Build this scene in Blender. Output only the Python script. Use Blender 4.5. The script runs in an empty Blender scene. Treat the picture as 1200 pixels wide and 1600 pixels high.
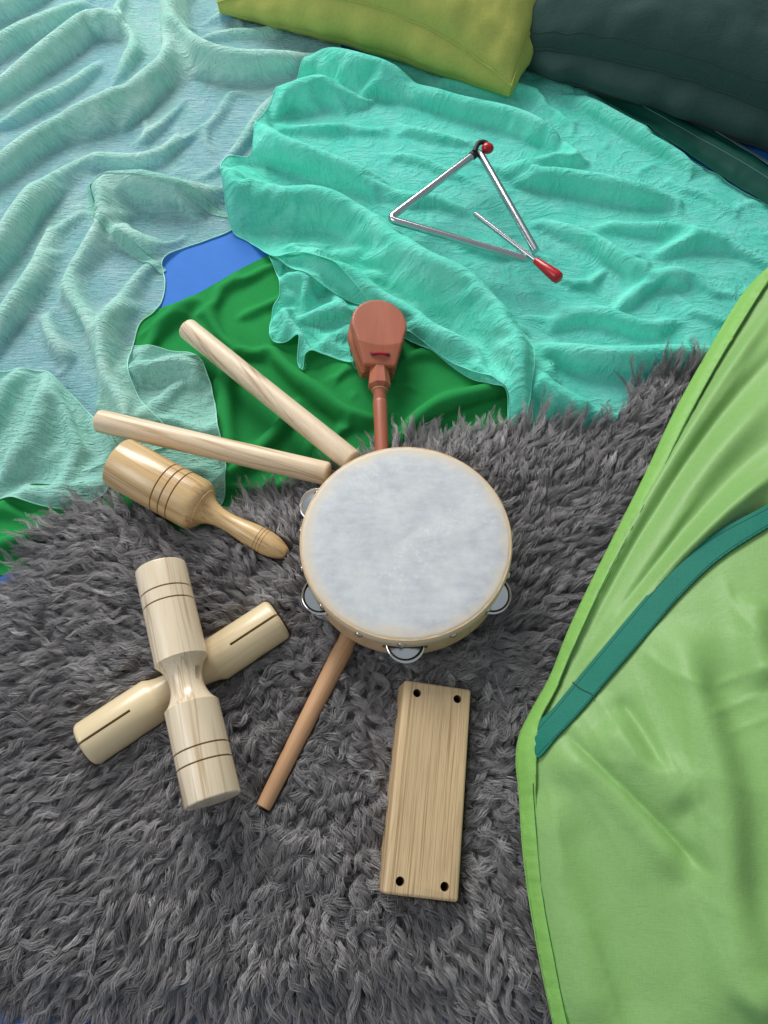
import bpy, bmesh, math, random
import numpy as np
from mathutils import Vector, Matrix, Quaternion
R = math.radians
random.seed(7); rng = np.random.default_rng(7)
sc = bpy.context.scene
C = sc.collection

# ------------------------------------------------------------------ camera, light, exposure
TILT, FPX, CAM_H = R(25), 1180.0, 0.72
cd = bpy.data.cameras.new('camera'); cam = bpy.data.objects.new('camera', cd); C.objects.link(cam)
cam.location = (0, 0, CAM_H); cam.rotation_euler = (TILT, 0, 0)
cd.sensor_fit = 'VERTICAL'; cd.sensor_height = 36.0; cd.lens = 36.0*FPX/1600.0
cd.clip_start = 0.01; cd.clip_end = 50
sc.camera = cam
w = bpy.data.worlds.new('World'); sc.world = w; w.use_nodes = True
w.node_tree.nodes['Background'].inputs['Color'].default_value = (0.86, 0.94, 1.0, 1)
w.node_tree.nodes['Background'].inputs['Strength'].default_value = 0.36
def area(name, loc, aim, size, power, col):
    d = bpy.data.lights.new(name, 'AREA'); d.energy = power; d.shape = 'RECTANGLE'; d.size, d.size_y = size; d.color = col
    o = bpy.data.objects.new(name, d); C.objects.link(o); o.location = loc
    o.rotation_euler = (Vector(aim)-Vector(loc)).to_track_quat('-Z', 'Y').to_euler(); return o
area('window_light', (-0.8, 2.7, 1.75), (0.0, 0.4, 0), (1.6, 1.2), 98, (1.0, 0.985, 0.95))
area('side_light', (-2.1, -0.1, 1.9), (0.0, 0.3, 0), (1.2, 1.0), 20, (0.93, 0.97, 1.0))
vs = sc.view_settings
vs.view_transform = 'Standard'; vs.look = 'None'; vs.gamma = 1.0; vs.use_curve_mapping = False; vs.exposure = 0.0
sc.cycles.use_denoising = True
sc.cycles.max_bounces = 5; sc.cycles.diffuse_bounces = 3; sc.cycles.glossy_bounces = 3; sc.cycles.transparent_max_bounces = 10
sc.cycles.caustics_reflective = False; sc.cycles.caustics_refractive = False
try:
    sc.cycles_curves.shape = 'RIBBONS'; sc.cycles_curves.subdivisions = 2
except Exception: pass

# ------------------------------------------------------------------ helpers: places
CT, ST = math.cos(TILT), math.sin(TILT)
def P(px, py, z=0.0):
    """point of the place at height z that the photograph shows at (px, py)"""
    dx, dy = (px-600)/FPX, -(py-800)/FPX
    yy, zz = dy*CT+ST, dy*ST-CT
    t = (z-CAM_H)/zz
    return Vector((dx*t, yy*t, z))
def PA(pts, z=0.0):
    return np.array([P(a, b, z) for a, b in pts])[:, :2]
def smooth_line(pts, n=8, closed=False):
    p = np.asarray(pts, float); m = len(p); out = []
    segs = m if closed else m-1
    for i in range(segs):
        if closed: p0, p1, p2, p3 = p[(i-1) % m], p[i], p[(i+1) % m], p[(i+2) % m]
        else: p0, p1, p2, p3 = p[max(i-1, 0)], p[i], p[i+1], p[min(i+2, m-1)]
        for k in range(n):
            t = k/n
            out.append(0.5*((2*p1)+(p2-p0)*t+(2*p0-5*p1+4*p2-p3)*t*t+(3*p1-p0-3*p2+p3)*t**3))
    if not closed: out.append(p[-1])
    return np.array(out)
def inside(x, y, poly):
    r = np.zeros(x.shape, bool); n = len(poly); j = n-1
    for i in range(n):
        xi, yi = poly[i]; xj, yj = poly[j]
        if yi != yj:
            c = ((yi > y) != (yj > y)) & (x < (xj-xi)*(y-yi)/(yj-yi)+xi)
            r ^= c
        j = i
    return r
def seg_dist(x, y, line, closed=False):
    """distance, signed side, parameter along and unit normal of the nearest segment"""
    best = np.full(x.shape, 1e9); side = np.zeros(x.shape); tt = np.zeros(x.shape); nx = np.zeros(x.shape); ny = np.zeros(x.shape)
    qx = np.zeros(x.shape); qy = np.zeros(x.shape)
    L = np.asarray(line)
    if closed: L = np.vstack([L, L[:1]])
    d = np.diff(L, axis=0); ln = np.hypot(d[:, 0], d[:, 1])+1e-12; cum = np.concatenate([[0], np.cumsum(ln)]); tot = cum[-1]
    for i in range(len(d)):
        ux, uy = d[i]/ln[i]
        rx, ry = x-L[i, 0], y-L[i, 1]
        s = np.clip(rx*ux+ry*uy, 0, ln[i])
        ex, ey = rx-s*ux, ry-s*uy
        dd = ex*ex+ey*ey
        m = dd < best
        best[m] = dd[m]; side[m] = np.sign(ux*ry-uy*rx)[m]; tt[m] = ((cum[i]+s)/tot)[m]; nx[m] = -uy; ny[m] = ux
        qx[m] = (L[i, 0]+s*ux)[m]; qy[m] = (L[i, 1]+s*uy)[m]
    return np.sqrt(best), side, tt, nx, ny, qx, qy
_perm = np.random.default_rng(3).permutation(512); _perm = np.concatenate([_perm, _perm])
_gr = np.random.default_rng(5).uniform(0, 2*np.pi, 512)
def noise(x, y, seed=0):
    x = np.asarray(x, float)+seed*17.31; y = np.asarray(y, float)+seed*9.77
    xi, yi = np.floor(x).astype(int), np.floor(y).astype(int); xf, yf = x-xi, y-yi
    def g(ix, iy, fx, fy):
        a = _gr[_perm[(_perm[ix & 511]+iy) & 511]]; return np.cos(a)*fx+np.sin(a)*fy
    u, v = xf**3*(xf*(xf*6-15)+10), yf**3*(yf*(yf*6-15)+10)
    a = g(xi, yi, xf, yf); b = g(xi+1, yi, xf-1, yf); c = g(xi, yi+1, xf, yf-1); d = g(xi+1, yi+1, xf-1, yf-1)
    return ((a*(1-u)+b*u)*(1-v)+(c*(1-u)+d*u)*v)*1.4
def fbm(x, y, o=3, seed=0):
    r = 0; a = 1.0
    for k in range(o): r = r+a*noise(x*2**k, y*2**k, seed+k); a *= .5
    return r
def sstep(a, b, x):
    t = np.clip((x-a)/(b-a), 0, 1); return t*t*(3-2*t)

# height of the pile so far, on a raster (m)
GX0, GY0, GR = -0.80, -0.30, 0.0025
GNX, GNY = 660, 740
gxx, gyy = np.meshgrid(GX0+GR*np.arange(GNX), GY0+GR*np.arange(GNY))
TOP = np.zeros((GNY, GNX))
def samp(G, x, y):
    fx = np.clip((np.asarray(x)-GX0)/GR, 0, GNX-1.001); fy = np.clip((np.asarray(y)-GY0)/GR, 0, GNY-1.001)
    ix, iy = fx.astype(int), fy.astype(int); u, v = fx-ix, fy-iy
    return (G[iy, ix]*(1-u)+G[iy, ix+1]*u)*(1-v)+(G[iy+1, ix]*(1-u)+G[iy+1, ix+1]*u)*v
def blur(G, s):
    k = int(3*s/GR); q = np.arange(-k, k+1)*GR; ker = np.exp(-.5*(q/s)**2); ker /= ker.sum()
    G = np.apply_along_axis(lambda r: np.convolve(np.pad(r, k, 'edge'), ker, 'valid'), 1, G)
    return np.apply_along_axis(lambda r: np.convolve(np.pad(r, k, 'edge'), ker, 'valid'), 0, G)
def top_at(x, y): return float(samp(TOP, np.array([x]), np.array([y]))[0])

# ------------------------------------------------------------------ helpers: objects
def tag(o, label=None, cat=None, group=None, kind=None):
    if label: o['label'] = label
    if cat: o['category'] = cat
    if group: o['group'] = group
    if kind: o['kind'] = kind
    return o
def empty(name, loc=(0, 0, 0)):
    o = bpy.data.objects.new(name, None); C.objects.link(o); o.location = loc; o.empty_display_size = .02; return o
def link(name, me, m, parent=None, smooth=True):
    me.materials.clear(); me.materials.append(m)
    if smooth: me.polygons.foreach_set('use_smooth', np.ones(len(me.polygons), bool))
    o = bpy.data.objects.new(name, me); C.objects.link(o)
    if parent: o.parent = parent
    return o
def mesh(name, v, f, m, parent=None, smooth=True):
    me = bpy.data.meshes.new(name); me.from_pydata([tuple(map(float, q)) for q in v], [], [tuple(map(int, q)) for q in f]); me.update()
    return link(name, me, m, parent, smooth)
def auto_smooth(o, ang=35):
    """hard edges where faces turn sharply"""
    bm = bmesh.new(); bm.from_mesh(o.data); bmesh.ops.recalc_face_normals(bm, faces=bm.faces)
    for e in bm.edges:
        e.smooth = not (len(e.link_faces) == 2 and e.calc_face_angle(0) > R(ang))
    bm.to_mesh(o.data); bm.free(); return o
def lathe(name, prof, m, parent=None, n=56, closed=False, ang=35):
    """profile (x along the axis, r) turned about local X"""
    v, f = [], []; k = len(prof)
    for x, r in prof:
        for j in range(n):
            a = 2*math.pi*j/n; v.append((x, r*math.cos(a), r*math.sin(a)))
    for i in range(k if closed else k-1):
        i2 = (i+1) % k
        for j in range(n):
            j2 = (j+1) % n; f.append((i*n+j, i*n+j2, i2*n+j2, i2*n+j))
    if not closed:
        f.append(tuple(range(n))[::-1]); f.append(tuple((k-1)*n+j for j in range(n)))
    return auto_smooth(mesh(name, v, f, m, parent), ang)
def tube(name, pts, rad, m, parent=None, n=8, cap=True, closed=False):
    p = np.asarray(pts, float); k = len(p); rad = np.broadcast_to(rad, (k,))
    if closed: t = np.roll(p, -1, 0)-np.roll(p, 1, 0)
    else: t = np.gradient(p, axis=0)
    t /= np.linalg.norm(t, axis=1)[:, None]+1e-12
    v = []; up = np.array([0, 0, 1.0]); 
    if abs(t[0, 2]) > .9: up = np.array([1.0, 0, 0])
    u = np.cross(t[0], up); u /= np.linalg.norm(u)
    for i in range(k):
        u = u-t[i]*np.dot(u, t[i]); u /= np.linalg.norm(u)+1e-12; b = np.cross(t[i], u)
        for j in range(n):
            a = 2*math.pi*j/n; v.append(p[i]+rad[i]*(math.cos(a)*u+math.sin(a)*b))
    f = []
    for i in range(k if closed else k-1):
        i2 = (i+1) % k
        for j in range(n):
            j2 = (j+1) % n; f.append((i*n+j, i*n+j2, i2*n+j2, i2*n+j))
    if cap and not closed: f.append(tuple(range(n))[::-1]); f.append(tuple((k-1)*n+j for j in range(n)))
    return auto_smooth(mesh(name, v, f, m, parent), 50)
def box_bm(sx, sy, sz, loc=(0, 0, 0), rot=None, bev=0, seg=3):
    bm = bmesh.new(); bmesh.ops.create_cube(bm, size=1)
    bmesh.ops.scale(bm, vec=(sx, sy, sz), verts=bm.verts)
    if bev: bmesh.ops.bevel(bm, geom=bm.edges[:], offset=bev, segments=seg, affect='EDGES', profile=.5)
    if rot is not None: bmesh.ops.transform(bm, matrix=rot, verts=bm.verts)
    bmesh.ops.translate(bm, vec=loc, verts=bm.verts); return bm
def cut(o, bms):
    """cut the shapes out of the object"""
    for bm in bms:
        me = bpy.data.meshes.new('c'); bm.to_mesh(me); bm.free()
        c = bpy.data.objects.new('c', me); C.objects.link(c)
        md = o.modifiers.new('b', 'BOOLEAN'); md.object = c; md.operation = 'DIFFERENCE'; md.solver = 'EXACT'
        old_par = o.parent; o.parent = None; mw = o.matrix_basis.copy(); o.matrix_basis = Matrix()
        bpy.context.view_layer.update()
        dg = bpy.context.evaluated_depsgraph_get()
        new = bpy.data.meshes.new_from_object(o.evaluated_get(dg)); mats = list(o.data.materials)
        o.modifiers.clear(); o.data = new; o.matrix_basis = mw; o.parent = old_par
        bpy.data.objects.remove(c)
    return auto_smooth(o, 35)
def aim(o, A, B, roll=0):
    """put the object's origin at A with local X towards B; roll about the axis"""
    A, B = Vector(A), Vector(B); X = (B-A).normalized(); Y = Vector((0, 0, 1)).cross(X).normalized(); Z = X.cross(Y)
    M = Matrix((X, Y, Z)).transposed().to_4x4() @ Matrix.Rotation(roll, 4, 'X'); M.translation = A
    o.matrix_basis = M; return o

# ------------------------------------------------------------------ materials
def new_mat(name):
    m = bpy.data.materials.new(name); m.use_nodes = True; nt = m.node_tree
    return m, nt, nt.nodes['Principled BSDF'], nt.links.new
def N(nt, t, **kw):
    n = nt.nodes.new(t)
    for k, v in kw.items():
        if k in n.inputs.keys() if isinstance(k, str) else False: n.inputs[k].default_value = v
        else: setattr(n, k, v)
    return n
def sep(nt, vec, scale, rot=(0, 0, 0)):
    mp = nt.nodes.new('ShaderNodeMapping'); mp.inputs['Scale'].default_value = scale; mp.inputs['Rotation'].default_value = rot
    nt.links.new(vec, mp.inputs['Vector']); return mp.outputs['Vector']
def tex(nt, vec, scale, detail=3, rough=.55, dist=0):
    n = nt.nodes.new('ShaderNodeTexNoise'); n.inputs['Scale'].default_value = scale; n.inputs['Detail'].default_value = detail
    n.inputs['Roughness'].default_value = rough; n.inputs['Distortion'].default_value = dist; nt.links.new(vec, n.inputs['Vector']); return n.outputs['Fac']
def ramp(nt, fac, stops):
    r = nt.nodes.new('ShaderNodeValToRGB'); e = r.color_ramp.elements
    while len(e) < len(stops): e.new(.5)
    for q, (p, c) in zip(e, stops): q.position = p; q.color = (*c, 1) if len(c) == 3 else c
    nt.links.new(fac, r.inputs['Fac']); return r.outputs['Color']
def mixc(nt, fac, a, b, mode='MIX'):
    m = nt.nodes.new('ShaderNodeMix'); m.data_type = 'RGBA'; m.blend_type = mode
    for s, val in ((0, fac), (6, a), (7, b)):
        if isinstance(val, (int, float)): m.inputs[s].default_value = val
        elif isinstance(val, tuple): m.inputs[s].default_value = (*val, 1) if len(val) == 3 else val
        else: nt.links.new(val, m.inputs[s])
    return m.outputs[2]
def mathn(nt, op, a, b=0.0, clamp=False):
    m = nt.nodes.new('ShaderNodeMath'); m.operation = op; m.use_clamp = clamp
    for s, val in ((0, a), (1, b)):
        if isinstance(val, (int, float)): m.inputs[s].default_value = val
        else: nt.links.new(val, m.inputs[s])
    return m.outputs[0]
def bump(nt, h, strength, dist, prev=None):
    b = nt.nodes.new('ShaderNodeBump'); b.inputs['Strength'].default_value = strength; b.inputs['Distance'].default_value = dist
    nt.links.new(h, b.inputs['Height'])
    if prev: nt.links.new(prev, b.inputs['Normal'])
    return b.outputs['Normal']
def objvec(nt):
    return nt.nodes.new('ShaderNodeTexCoord').outputs['Object']
def wood(name, light, dark, line=0.5, freq=170, rough=.42, tilt=.06, speck=0.4, coat=.0, wav=1.0):
    m, nt, b, L = new_mat(name); v = objvec(nt)
    vr = sep(nt, v, (1, 1, 1), (0.35, tilt, tilt))
    warp = tex(nt, sep(nt, vr, (5, 22, 22)), 1, 2)
    # growth rings cut lengthwise: thin darker lines along X
    add = nt.nodes.new('ShaderNodeVectorMath'); add.operation = 'MULTIPLY_ADD'
    cmb = nt.nodes.new('ShaderNodeCombineXYZ'); L(warp, cmb.inputs[1]); L(warp, cmb.inputs[2])
    L(cmb.outputs[0], add.inputs[0]); add.inputs[1].default_value = (0, .012*wav, .012*wav); L(vr, add.inputs[2])
    rings = tex(nt, sep(nt, add.outputs[0], (2.2, freq, freq*.35)), 1, 2, .6)
    rl = ramp(nt, rings, [(.53, (0, 0, 0)), (.60, (1, 1, 1)), (.635, (.08, .08, .08))])
    fibre = tex(nt, sep(nt, vr, (28, 900, 900)), 1, 3, .6)
    broad = tex(nt, sep(nt, vr, (9, 55, 55)), 1, 2)
    base = mixc(nt, ramp(nt, broad, [(.3, (0, 0, 0)), (.7, (1, 1, 1))]), tuple(c*.94 for c in light), tuple(min(1, c*1.06) for c in light))
    c1 = mixc(nt, mathn(nt, 'MULTIPLY', rl, line), base, dark)
    fl = ramp(nt, fibre, [(.38, (1, 1, 1)), (.52, (0, 0, 0))])
    c2 = mixc(nt, mathn(nt, 'MULTIPLY', fl, speck*.5), c1, dark)
    L(c2, b.inputs['Base Color'])
    rr = nt.nodes.new('ShaderNodeMapRange'); rr.inputs['To Min'].default_value = rough-.08; rr.inputs['To Max'].default_value = rough+.12
    L(broad, rr.inputs['Value']); L(rr.outputs[0], b.inputs['Roughness'])
    if coat: b.inputs['Coat Weight'].default_value = coat; b.inputs['Coat Roughness'].default_value = .22
    L(bump(nt, fibre, .18, .0004), b.inputs['Normal']); return m
def plain(name, col, rough=.5, metal=0, bumpy=None, var=.0, spec=.5):
    m, nt, b, L = new_mat(name); b.inputs['Roughness'].default_value = rough; b.inputs['Metallic'].default_value = metal
    b.inputs['Specular IOR Level'].default_value = spec
    v = objvec(nt); n = tex(nt, v, 60, 4)
    L(mixc(nt, n, tuple(c*(1-var) for c in col), tuple(min(1, c*(1+var)) for c in col)), b.inputs['Base Color'])
    if bumpy: L(bump(nt, tex(nt, v, bumpy[0], 3), bumpy[1], bumpy[2]), b.inputs['Normal'])
    return m
def gauze(name, col, col2, opac, crinkle_rot=0.0, crinkle=(55, 420, 1), bstr=.5, bdist=.0016, trans=.18, spread=.16, crease=.5):
    """loosely woven cotton: threads with holes between, denser where it is gathered (attribute 'dens')"""
    m, nt, b, L = new_mat(name); nt.nodes.remove(b); out = nt.nodes['Material Output']; v = objvec(nt)
    cr = tex(nt, sep(nt, v, crinkle, (0, 0, crinkle_rot)), 1, 3, .6, .6)
    soft = tex(nt, v, 26, 3, .6)
    yarn = tex(nt, sep(nt, v, (1100, 110, 1), (0, 0, crinkle_rot+.08)), 1, 2)
    yarn2 = tex(nt, sep(nt, v, (110, 1100, 1), (0, 0, crinkle_rot+.08)), 1, 2)
    ya = mathn(nt, 'ADD', yarn, yarn2)
    at = nt.nodes.new('ShaderNodeAttribute'); at.attribute_name = 'dens'
    colr = mixc(nt, ramp(nt, soft, [(.35, (0, 0, 0)), (.68, (1, 1, 1))]), col, col2)
    colr = mixc(nt, mathn(nt, 'MULTIPLY', ramp(nt, mathn(nt, 'MULTIPLY', ya, .5), [(.40, (1, 1, 1)), (.56, (0, 0, 0))]), .26), colr, tuple(c*.72 for c in col))
    h = mathn(nt, 'ADD', cr, mathn(nt, 'MULTIPLY', ya, .25))
    nrm = bump(nt, h, bstr, bdist)
    if crease:
        n1 = tex(nt, sep(nt, v, (15, 26, 1), (0, 0, .6)), 1, 4, .55, 1.4)
        rg = ramp(nt, mathn(nt, 'ABSOLUTE', mathn(nt, 'SUBTRACT', n1, .5)), [(0, (1, 1, 1)), (.035, (.45, .45, .45)), (.12, (0, 0, 0))])
        nrm = bump(nt, rg, crease, .004, nrm)
        nrm = bump(nt, tex(nt, v, 55, 5, .65, .5), crease*.8, .005, nrm)
    d = nt.nodes.new('ShaderNodeBsdfDiffuse'); d.inputs['Roughness'].default_value = .3; L(colr, d.inputs['Color']); L(nrm, d.inputs['Normal'])
    t = nt.nodes.new('ShaderNodeBsdfTranslucent'); L(colr, t.inputs['Color']); L(nrm, t.inputs['Normal'])
    mx = nt.nodes.new('ShaderNodeMixShader'); mx.inputs[0].default_value = trans; L(d.outputs[0], mx.inputs[1]); L(t.outputs[0], mx.inputs[2])
    tr = nt.nodes.new('ShaderNodeBsdfTransparent'); tr.inputs['Color'].default_value = (*[min(1, .55+.45*c) for c in col], 1)
    op = mathn(nt, 'ADD', mathn(nt, 'MULTIPLY', mathn(nt, 'SUBTRACT', cr, .5), spread*2), opac)
    op = mathn(nt, 'ADD', op, mathn(nt, 'MULTIPLY', at.outputs['Fac'], .42), True)
    m2 = nt.nodes.new('ShaderNodeMixShader'); L(op, m2.inputs[0]); L(tr.outputs[0], m2.inputs[1]); L(mx.outputs[0], m2.inputs[2])
    L(m2.outputs[0], out.inputs['Surface']); return m
def fabric(name, col, rough=.85, weave=900, bstr=.25, var=.12, sheen=.3, trans=0, spec=.2, sheen_tint=None, crease=0.0):
    m, nt, b, L = new_mat(name); v = objvec(nt); out = nt.nodes['Material Output']
    a = tex(nt, sep(nt, v, (weave, weave*.12, weave*.12)), 1, 2); c = tex(nt, sep(nt, v, (weave*.12, weave, weave*.12)), 1, 2)
    g = tex(nt, v, 22, 4); ac = mathn(nt, 'ADD', a, c)
    colr = mixc(nt, g, tuple(q*(1-var) for q in col), tuple(min(1, q*(1+var)) for q in col))
    colr = mixc(nt, mathn(nt, 'MULTIPLY', ramp(nt, mathn(nt, 'MULTIPLY', ac, .5), [(.40, (1, 1, 1)), (.55, (0, 0, 0))]), .25), colr, tuple(q*.7 for q in col))
    L(colr, b.inputs['Base Color']); b.inputs['Roughness'].default_value = rough; b.inputs['Specular IOR Level'].default_value = spec
    b.inputs['Sheen Weight'].default_value = sheen; b.inputs['Sheen Roughness'].default_value = .5
    b.inputs['Sheen Tint'].default_value = (*(sheen_tint or [min(1, .4+q) for q in col]), 1)
    nr = bump(nt, ac, bstr, .0004)
    if crease: nr = bump(nt, tex(nt, v, 34, 5, .6, 1.2), crease, .004, nr)
    L(nr, b.inputs['Normal'])
    if trans:
        t = nt.nodes.new('ShaderNodeBsdfTranslucent'); L(colr, t.inputs['Color']); L(nr, t.inputs['Normal'])
        mx = nt.nodes.new('ShaderNodeMixShader'); mx.inputs[0].default_value = trans; L(b.outputs[0], mx.inputs[1]); L(t.outputs[0], mx.inputs[2]); L(mx.outputs[0], out.inputs['Surface'])
    return m

M = {}
M['mat'] = plain('blue_vinyl', (.025, .16, .55), .55, 0, (240, .12, .0006), .10, .12)
M['aqua'] = gauze('aqua_gauze', (.49, .88, .76), (.66, .96, .86), .64, 0.12, (60, 430, 1), 1.0, .0034, .18, .24, .35)
M['aqua_b'] = gauze('aqua_gauze_end', (.38, .76, .66), (.48, .84, .74), .88, 1.45, (60, 300, 1), 1.0, .0034, .18, .14, .4)
M['mint'] = gauze('mint_gauze', (.16, .83, .65), (.28, .92, .77), .88, .5, (210, 420, 1), .6, .0018, .20, .14, .38)
M['mint_h'] = plain('mint_hem', (.20, .74, .58), .9, 0, (900, .3, .0004), .1, .1)
M['aqua_h'] = plain('aqua_hem', (.40, .76, .64), .9, 0, (900, .3, .0004), .1, .1)
M['green'] = fabric('green_cotton', (.020, .25, .062), .98, 1000, .4, .14, .12, 0, .1, (.1, .6, .15))
M['tent'] = fabric('green_nylon', (.285, .52, .165), .46, 1300, .30, .04, .10, .22, .40, (.5, .9, .4), .16)
M['tent_hem'] = fabric('green_nylon_binding', (.245, .51, .11), .5, 1500, .25, .06, .1, .12, .35, (.5, .9, .4), .30)
M['dthread'] = plain('dark_thread', (.024, .05, .045), .9)
M['teal'] = fabric('teal_tape', (.008, .165, .115), .6, 1100, .5, .08, .0, 0, .2, (.2, .6, .5), .12)
M['thread'] = plain('green_thread', (.035, .15, .035), .8)
M['tealthread'] = plain('teal_thread', (.004, .07, .05), .8)
M['yellow'] = fabric('lime_cotton', (.43, .445, .115), .95, 800, .5, .07, .1, 0, .05, (.8, .8, .3), .22)
M['dark'] = fabric('dark_green_cotton', (.034, .066, .060), .95, 700, .7, .16, .2, 0, .05, (.35, .45, .45), .2)
M['strip'] = fabric('bottle_green_nylon', (.003, .060, .042), .5, 1800, .12, .06, .0, 0, .25, (.2, .6, .5), .04)
M['edging'] = fabric('blue_grey_tape', (.10, .22, .24), .8, 1500, .3, .06, .1)
M['clave'] = wood('pale_clave_wood', (.74, .58, .40), (.40, .25, .12), .7, 130, .40, .05, .35)
M['clave_b'] = wood('pale_clave_wood_brown_streak', (.74, .59, .42), (.34, .20, .10), .7, 100, .40, .16, .35)
M['guiro'] = wood('honey_lacquered_wood', (.66, .45, .22), (.40, .22, .08), .75, 150, .30, .03, .45, .35)
M['tone'] = wood('pale_lacquered_wood', (.76, .63, .45), (.46, .31, .17), .75, 130, .32, .03, .3, .35)
M['tone_b'] = wood('cream_lacquered_wood', (.72, .58, .36), (.54, .39, .21), .25, 90, .34, .03, .2, .3)
M['block'] = wood('ash_block_wood', (.64, .46, .265), (.36, .22, .10), 1.0, 420, .45, .006, .8, 0, .25)
M['beater'] = wood('beech_dowel_wood', (.54, .31, .165), (.40, .20, .095), .35, 160, .5, .02, .5)
M['cast'] = wood('red_brown_castanet_wood', (.39, .115, .062), (.24, .062, .036), .22, 120, .42, .05, .25)
M['rim'] = wood('pale_rim_plywood', (.66, .46, .27), (.48, .30, .15), .35, 120, .45, .02, .4)
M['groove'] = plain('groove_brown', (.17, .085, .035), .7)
M['steel'] = plain('bright_steel', (.50, .52, .54), .2, 1.0, (500, .05, .0003), .08)
M['jingle'] = plain('jingle_steel', (.70, .72, .74), .17, 1.0, (160, .10, .0008), .10)
M['tack'] = plain('nickel_tack', (.55, .53, .50), .25, 1.0)
M['red'] = plain('red_plastic', (.42, .008, .014), .28, 0, None, .05)
M['black'] = plain('black_rubber', (.006, .006, .007), .6)
M['cord'] = plain('red_cord', (.36, .015, .03), .8, 0, (1500, .5, .0004), .2)
M['hide'] = plain('grey_hide', (.035, .034, .035), .95, 0, (200, .5, .003), .2)

def skin_mat():
    m, nt, b, L = new_mat('drum_skin'); v = objvec(nt)
    sx = nt.nodes.new('ShaderNodeSeparateXYZ'); L(v, sx.inputs[0])
    r = mathn(nt, 'SQRT', mathn(nt, 'ADD', mathn(nt, 'MULTIPLY', sx.outputs[1], sx.outputs[1]), mathn(nt, 'MULTIPLY', sx.outputs[2], sx.outputs[2])))
    n1 = tex(nt, v, 40, 6, .68); n2 = tex(nt, sep(nt, v, (1, 140, 60)), 1, 4, .65); n3 = tex(nt, v, 330, 4, .7)
    c = mixc(nt, ramp(nt, n1, [(.35, (0, 0, 0)), (.65, (1, 1, 1))]), (.46, .48, .51), (.59, .605, .615))
    c = mixc(nt, mathn(nt, 'MULTIPLY', ramp(nt, n2, [(.45, (0, 0, 0)), (.7, (1, 1, 1))]), .35), c, (.68, .71, .74))
    sc_ = mathn(nt, 'MULTIPLY', ramp(nt, n3, [(.55, (0, 0, 0)), (.66, (1, 1, 1))]), ramp(nt, tex(nt, v, 15, 2), [(.5, (0, 0, 0)), (.62, (1, 1, 1))]))
    c = mixc(nt, mathn(nt, 'MULTIPLY', sc_, .35), c, (.80, .82, .86))
    rw = mathn(nt, 'ADD', r, mathn(nt, 'MULTIPLY', mathn(nt, 'SUBTRACT', n1, .5), .022))
    mr = nt.nodes.new('ShaderNodeMapRange'); mr.inputs[1].default_value = .083; mr.inputs[2].default_value = .097; L(rw, mr.inputs[0])
    c = mixc(nt, mr.outputs[0], c, (.66, .555, .40))
    L(c, b.inputs['Base Color']); b.inputs['Roughness'].default_value = .5; b.inputs['Specular IOR Level'].default_value = .3
    L(bump(nt, n3, .2, .0005), b.inputs['Normal']); return m
M['skin'] = skin_mat()
def wool_mat():
    m, nt, b, L = new_mat('grey_wool'); at = nt.nodes.new('ShaderNodeAttribute'); at.attribute_name = 'tone'
    c = ramp(nt, at.outputs['Fac'], [(0, (.15, .142, .146)), (.5, (.30, .283, .288)), (1, (.50, .475, .475))])
    L(c, b.inputs['Base Color']); b.inputs['Roughness'].default_value = .55; b.inputs['Specular IOR Level'].default_value = .25
    b.inputs['Sheen Weight'].default_value = .15; return m
M['wool'] = wool_mat()

# ------------------------------------------------------------------ floor
fl = mesh('floor', [(-3, -2, 0), (3, -2, 0), (3, 4, 0), (-3, 4, 0)], [(0, 1, 2, 3)], M['mat'], None, False)
tag(fl, 'smooth blue vinyl floor mat under the cloths', kind='structure')

# ------------------------------------------------------------------ cloth sheets
WS = 1.2
def ridge_field(x, y, ridges, zref):
    """sum of folds; a fold = (points in the photo, height mm, width mm one side, width mm other side, lean mm)"""
    z = np.zeros(x.shape); ox = np.zeros(x.shape); oy = np.zeros(x.shape); dn = np.zeros(x.shape)
    global GUIDE
    c2 = np.zeros(x.shape); s2 = np.zeros(x.shape); sk = np.zeros(x.shape)
    for rd in ridges:
        pts, h, wl, wr = rd[:4]; lean = rd[4] if len(rd) > 4 else 0; hard = rd[5] if len(rd) > 5 else 0
        line = smooth_line(PA(pts, zref), 3)
        ws = WS if max(wl, wr) > 7 else 1.15
        wl, wr, h, lean = wl*ws/1000, wr*ws/1000, h/1000, lean/1000; reach = 3.2*max(wl, wr)
        m = (x > line[:, 0].min()-reach) & (x < line[:, 0].max()+reach) & (y > line[:, 1].min()-reach) & (y < line[:, 1].max()+reach)
        if not m.any(): continue
        xm, ym = x[m], y[m]
        wob = .25*noise(xm*7, ym*7, 11)
        d, s, t, nx, ny, _, _ = seg_dist(xm, ym, line)
        wd = np.where(s > 0, wl, wr)*(1+wob)
        u = d/wd
        f = np.exp(-u*u) if not hard else np.exp(-np.abs(u)**1.15*1.3)
        e = sstep(-.02, .22, t)*sstep(-.02, .22, 1-t)
        f = f*e*(1+.3*noise(xm*8, ym*8, 4))
        z[m] += h*f; ox[m] += lean*f*nx; oy[m] += lean*f*ny
        ww = np.exp(-(u*.75)**2)*e; an = np.arctan2(-nx, ny)
        c2[m] += ww*np.cos(2*an); s2[m] += ww*np.sin(2*an); sk[m] = np.maximum(sk[m], np.minimum(.95, .75*(1.6*h/(.5*(wl+wr)))**2)*ww)
        if h > 0: dn[m] += np.minimum(1, h/.014)*np.exp(-(u*.8)**2)*e
    GUIDE = (sk, c2, s2)
    return z, ox, oy, np.clip(dn, 0, 1)

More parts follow.
